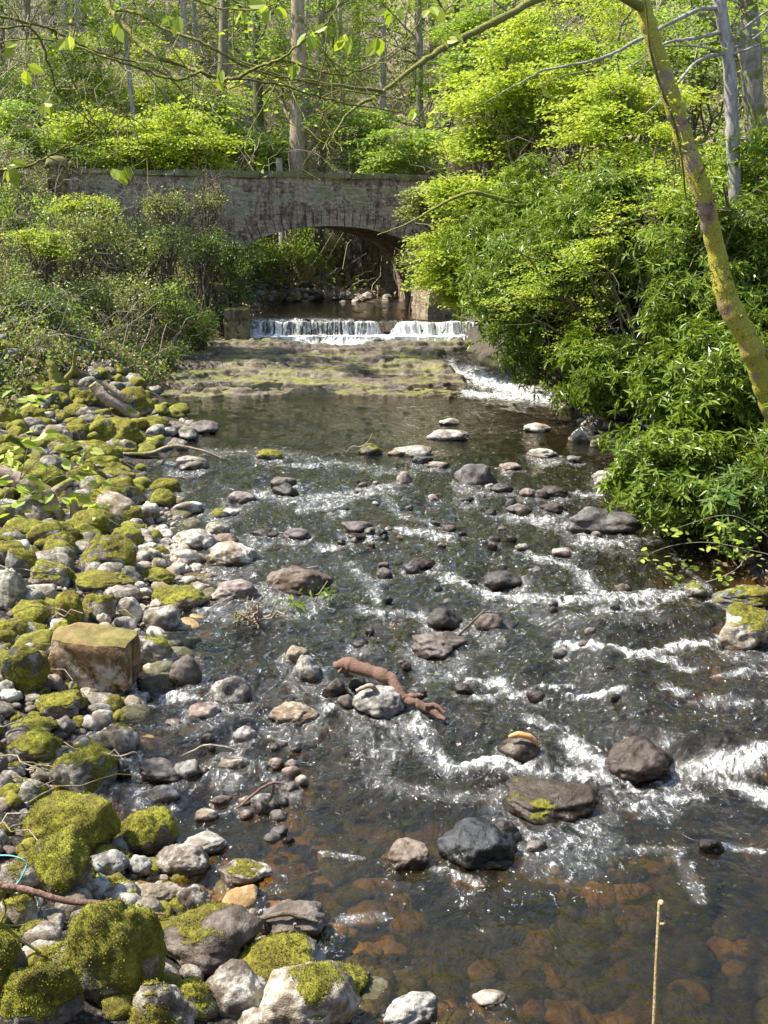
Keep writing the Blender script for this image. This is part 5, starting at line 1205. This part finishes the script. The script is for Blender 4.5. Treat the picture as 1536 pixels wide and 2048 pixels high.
# ------------------------------------------------------------------ driftwood, branches, stalk, cord
def onpts(pts, lift):
    out = []
    for (px, row), l in zip(pts, lift if hasattr(lift, '__len__') else [lift]*len(pts)):
        q = hit(px, row); out.append(q+[0, 0, l])
    return np.array(out)
def wood(name, label, cat, pts, rad, mat, branches=(), lift=.0, m=7, sides=10, jit=.004, flat_px=None):
    """pts: (px,row); the whole piece lies at the distance where its first point meets the ground"""
    fp = (flat_px or pts[0])[:2]; Yb = hit(*fp)[1]
    b = P(*fp, Yb); o = thing(name, label, cat, tuple(b)); 
    def line(ps, rs, nm):
        p = np.array([P(px, row, Yb+(dy[0] if dy else 0)) for px, row, *dy in ps])+[0, 0, lift]; q = smoothline(p, m); r = np.interp(np.linspace(0, 1, len(q)), np.linspace(0, 1, len(rs)), rs)
        sm = lambda a: (a+np.roll(a, 1, 0)+np.roll(a, -1, 0)+np.roll(a, 2, 0))/4
        r = r*(1+sm(R.normal(size=len(q)))*.10); q = q+sm(R.normal(size=q.shape))*jit*1.5; v, f = tube(q-b, r, sides); v = v+r.mean()*.09*np.stack([fbm(v/r.mean()*.8+k*9, 2, k) for k in range(3)], -1); g = Geo().add(v, f)
        for e, s_ in ((0, 1), (-1, -1)):
            k = np.arange(sides)+(0 if e == 0 else len(v)-sides); g.add(np.vstack([v[k], q[e]-b]), [[j, (j+1) % sides, sides] for j in range(sides)])
        return obj(nm, mesh(nm, g, M[mat], True), o)
    line(pts, rad, 'stem')
    for ps, rs in branches: line(ps, rs, 'branch')
    return o
wood('driftwood_log', 'red brown driftwood log lying across the grey boulder in mid stream', 'log',
     [(668, 1330, .55), (700, 1328, .5), (735, 1342, .42), (768, 1350, .35), (790, 1368, .28), (808, 1395, .2), (830, 1405, .15), (868, 1425, .08), (890, 1438, 0)], [.025, .058, .050, .055, .042, .034, .034, .028, .012], 'driftwood',
     [([(775, 1355, .32), (790, 1370, .28), (793, 1393, .26)], [.03, .02, .012]), ([(812, 1395, .2), (835, 1390, .2), (845, 1388, .2)], [.03, .02, .012]), ([(850, 1412, .1), (870, 1410, .1), (888, 1425, .05)], [.025, .02, .01]), ([(680, 1335, .5), (692, 1350, .5), (705, 1353, .5)], [.03, .018, .008])], jit=.006, m=8, sides=12, flat_px=(890, 1442))
wood('driftwood_stick', 'short pale stick on top of the grey boulder under the log', 'stick', [(712, 1380), (740, 1372), (752, 1380), (765, 1395)], [.016, .02, .018, .01], 'driftgrey', flat_px=(745, 1425))
wood('broken_log', 'thick pinkish broken log with forked stubs on the left bank', 'log', [(-60, 935), (0, 950), (50, 965), (90, 985), (105, 1005)], [.11, .11, .10, .09, .07], 'driftgrey',
     [([(110, 985), (130, 968), (160, 952)], [.06, .04, .015]), ([(100, 1000), (120, 1030), (125, 1050)], [.07, .06, .045]), ([(138, 975), (148, 1010), (150, 1050)], [.025, .05, .06]), ([(95, 1060), (75, 1090), (95, 1060), (130, 1045)], [.03, .035, .035, .03])], flat_px=(100, 1050))
wood('fallen_trunk', 'grey fallen trunk lying among the mossy stones of the upper left bank', 'log', [(185, 768), (205, 790), (240, 812), (275, 835)], [.08, .10, .10, .09], 'driftgrey', [([(205, 765), (240, 790), (250, 800)], [.05, .06, .05])], flat_px=(230, 835))
wood('tree_root_stump', 'mossy upright broken stump on the upper left bank', 'stump', [(118, 790), (112, 760), (105, 735), (95, 720)], [.14, .12, .08, .03], 'twig_moss', [([(120, 770), (145, 740), (150, 700)], [.06, .04, .02]), ([(115, 780), (85, 765), (75, 750)], [.08, .05, .03])], flat_px=(118, 790))
wood('dead_branch', 'bleached forked dead branch reaching from the left bank over the water', 'branch', [(228, 908), (300, 905), (345, 892), (400, 900), (440, 915), (462, 922)], [.02, .028, .026, .02, .014, .008], 'driftgrey',
     [([(355, 892), (330, 920), (308, 942)], [.018, .014, .006]), ([(368, 893), (370, 880)], [.012, .005]), ([(440, 915), (455, 905)], [.008, .003]), ([(250, 905), (330, 915), (400, 905)], [.012, .012, .008])], flat_px=(340, 935))
wood('moss_stick', 'thick yellow stick beside the far mossy boulders', 'stick', [(250, 845), (290, 838), (318, 832)], [.03, .03, .04], 'twig_pale', flat_px=(290, 845))
def twigheap():
    q = hit(500, 1250); o = thing('twig_heap', 'heap of bleached broken twigs leaning on the pinkish boulder', 'twigs', tuple(q)); s = ((q-CAM)@FW)/FPX
    for k in range(26):
        a = np.array([R.uniform(-40, 30)*s, R.uniform(-.15, .1), R.uniform(-.03, .08)]); e = a+np.array([R.normal(0, 30)*s, R.normal(0, .1), R.uniform(.02, .30)])
        a[2] = max(a[2], -.03); obj('twig', mesh('twig', tube(twigline(a, e, 0, .25, 6), np.linspace(.011, .004, 6), 6), M['driftgrey'], True), o)
twigheap()
wood('long_twig', 'long thin twig lying from the left bank to the twig heap', 'twig', [(405, 1225), (440, 1205), (470, 1190)], [.006, .006, .004], 'twig_pale', flat_px=(430, 1225), jit=.002)
wood('upright_stick', 'thin stick leaning up between two grey stones in mid stream', 'stick', [(915, 1272), (940, 1248), (972, 1218)], [.013, .012, .006], 'twig', jit=.001)
wood('long_fallen_branch', 'long brown fallen branch lying across the foreground boulders', 'branch', [(-60, 1752), (0, 1770), (60, 1782), (130, 1802), (200, 1808), (265, 1822), (330, 1828)], [.018, .02, .019, .017, .014, .011, .006], 'driftwood', [([(200, 1808), (225, 1797)], [.01, .004])], flat_px=(100, 1845), jit=.002)
wood('pale_forked_twig', 'pale forked twig hanging down in front of the bottom left stones', 'twig', [(0, 1845), (35, 1875), (80, 1905)], [.009, .009, .007], 'driftgrey', [([(0, 1850), (12, 1820), (5, 1800)], [.006, .005, .003]), ([(10, 1852), (50, 1850)], [.005, .003])], flat_px=(50, 1925), jit=.0015)
wood('stick_on_boulder', 'knotted stick lying across the dark sloping boulder', 'stick', [(515, 1845), (540, 1833), (580, 1828), (610, 1838), (635, 1842)], [.012, .013, .014, .011, .006], 'twig', [([(528, 1840), (537, 1865), (545, 1875)], [.012, .009, .005])], flat_px=(590, 1880), jit=.002)
wood('upright_twig', 'small orange tipped twig standing behind the wide mossy boulder', 'twig', [(575, 1885), (590, 1868), (588, 1850), (593, 1848)], [.007, .007, .006, .006], 'twig_pale', flat_px=(575, 1888), jit=.001)
wood('bent_twig', 'pale bent twig arching over the shallows', 'twig', [(362, 1512), (385, 1502), (410, 1490), (440, 1492), (475, 1500)], [.005, .007, .008, .007, .005], 'twig_pale', [([(408, 1492), (395, 1510), (385, 1528)], [.005, .005, .003])], flat_px=(400, 1530), jit=.0015)
wood('curled_twig', 'curled bare twig hanging from the dark moss boulder', 'twig', [(205, 1505), (240, 1512), (270, 1505), (275, 1522), (245, 1545)], [.006, .007, .007, .006, .003], 'twig_pale', flat_px=(240, 1560), jit=.002)
wood('twig_on_stones', 'reddish twig lying over the small dark stones in the shallows', 'twig', [(470, 1620), (500, 1595), (525, 1575), (550, 1565), (575, 1570)], [.005, .009, .009, .008, .004], 'driftwood', [([(548, 1568), (540, 1600), (510, 1632)], [.007, .007, .004])], flat_px=(525, 1625), jit=.002)
wood('pool_twig', 'thin bare twig sticking out of the water by the mossy stone', 'twig', [(692, 905), (705, 893), (722, 893), (738, 880), (745, 865)], [.009, .009, .008, .007, .004], 'twig_pale', flat_px=(700, 908), jit=.002)
wood('boulder_twig', 'thin stick propped against the large smooth grey boulder', 'twig', [(628, 1205), (640, 1185), (655, 1162)], [.007, .006, .004], 'twig_pale', jit=.001)
wood('orange_bark_strip', 'bright orange strip of bark on the dark mossy stone in the rapids', 'bark', [(1018, 1474), (1035, 1470), (1055, 1472), (1068, 1480), (1078, 1492)], [.012, .022, .022, .02, .008], 'orangebark', flat_px=(1048, 1510), jit=.003)
wood('shore_branch', 'bare brown branch reaching left from the right bank over the pool edge', 'branch', [(1480, 900), (1400, 895), (1330, 888), (1270, 890), (1215, 892)], [.016, .015, .013, .01, .005], 'twig_pale', flat_px=(1300, 905), jit=.003)
for lb, ps in (('pale stick crossing the gap left of the squared block', [(60, 1375), (85, 1345), (100, 1320)]), ('thin stick behind the squared block pointing up right', [(228, 1290), (245, 1275), (262, 1258)]), ('pinkish split wood lying at the left edge above the flat-topped boulder', [(-20, 1572), (5, 1574), (25, 1578)])):
    wood('loose_stick', lb, 'stick', ps, [.009, .009, .006], 'driftgrey', jit=.001)
def litter_wood():
    g_ = 'dead twigs scattered on the stones of the left bank'
    for k in range(34):
        row = R.uniform(790, 1700); x1 = np.interp(row, [790, 1000, 1250, 1700], [330, 290, 300, 160]); px = R.uniform(0, x1); q = hit(px, row)
        L = R.uniform(.2, .7); a = R.uniform(-.6, .6); ln = twigline([-L/2*math.cos(a), -L/2*math.sin(a), 0], [L/2*math.cos(a), L/2*math.sin(a), R.uniform(-.03, .10)], .05, .15, 7)
        o = obj('dead_twig', mesh('dead_twig', tube(ln, np.linspace(.008, .003, 7), 6), M[['driftgrey', 'twig', 'twig_pale'][k % 3]], True), None, tuple(q+[0, 0, .09]))
        tag(o, 'dead twig lying on the stones of the left bank', 'twig', g_)
litter_wood()
# dry stalk standing on the bank close to the camera
def stalk():
    Y = 2.55; t = P(1322, 1806, Y); b = ground_at(P(1322, 2048, Y)[0]+.003, Y); o = thing('dry_stalk', 'tall straight pale dry stalk with a knot, standing at the bottom right', 'stalk', b); b = np.array(b); t = t-b
    z = np.linspace(0, 1, 30)[:, None]; q = np.array([0, 0, -.05])+(t-[0, 0, -.05])*z; q[:, 0] += .0035*np.sin(z[:, 0]*5)
    r = np.interp(z[:, 0], [0, 1], [.0085, .0052]); obj('stem', mesh('stem', tube(q, r, 10), M['stalk'], True), o)
    k = P(1324, 1845, Y)-b
    obj('knot', mesh('knot', tube([k-[0, 0, .006], k-[0, 0, .002], k+[0, 0, .002], k+[0, 0, .005]], [.0055, .0105, .0105, .0055], 10), M['stalk'], True), o)
    v, f = ico(2); obj('tip', mesh('tip', (v*[.0085, .0085, .009]+t, f), M['stalk'], True), o)
stalk()
# unseen young tree added beyond the left edge to shade the mossy stones
b = ground_at(-6.3, 7.7)
tree('added_shade_tree', 'unseen young leafy tree added left of the view to shade the mossy stones', tree_parts(4.9, .07, (.10, -.02), 'spring', 300, .055, 9, 'bark', levels=2, low=.45, per=12), b)
# loose turquoise cord over the left foreground stones
def cord():
    b = hit(45, 1775); o = obj('cord', None, None, tuple(b))
    bpy.data.objects.remove(o); Yb = b[1]-.22
    g = Geo(); q = smoothline([P(-20, 1712, Yb), P(15, 1711, Yb), P(38, 1716, Yb), P(53, 1726, Yb), P(48, 1745, Yb-.02), P(38, 1762, Yb-.02), P(28, 1770, Yb-.03), P(10, 1768, Yb)], 6); g.add(*tube(q-b, .0042, 7))
    o = obj('cord', mesh('cord', g, M['string'], True), None, tuple(b)); tag(o, 'loop of turquoise cord hanging over the patchy mossy stone at the left edge', 'cord')
    for lb, ps in (('small knot of turquoise cord in the gap below the flat-topped boulder', [(195, 1728), (203, 1735), (196, 1745), (204, 1755), (197, 1765)]), ('scrap of turquoise cord under the long fallen branch', [(74, 1795), (78, 1802), (76, 1812)])):
        Yq = hit(*ps[-1])[1]-.1; q = smoothline([P(x, y, Yq) for x, y in ps], 5); c = q[0].copy(); o = obj('cord_scrap', mesh('cord_scrap', tube(q-c, .0055, 6), M['string'], True), None, tuple(c)); tag(o, lb, 'cord')
cord()
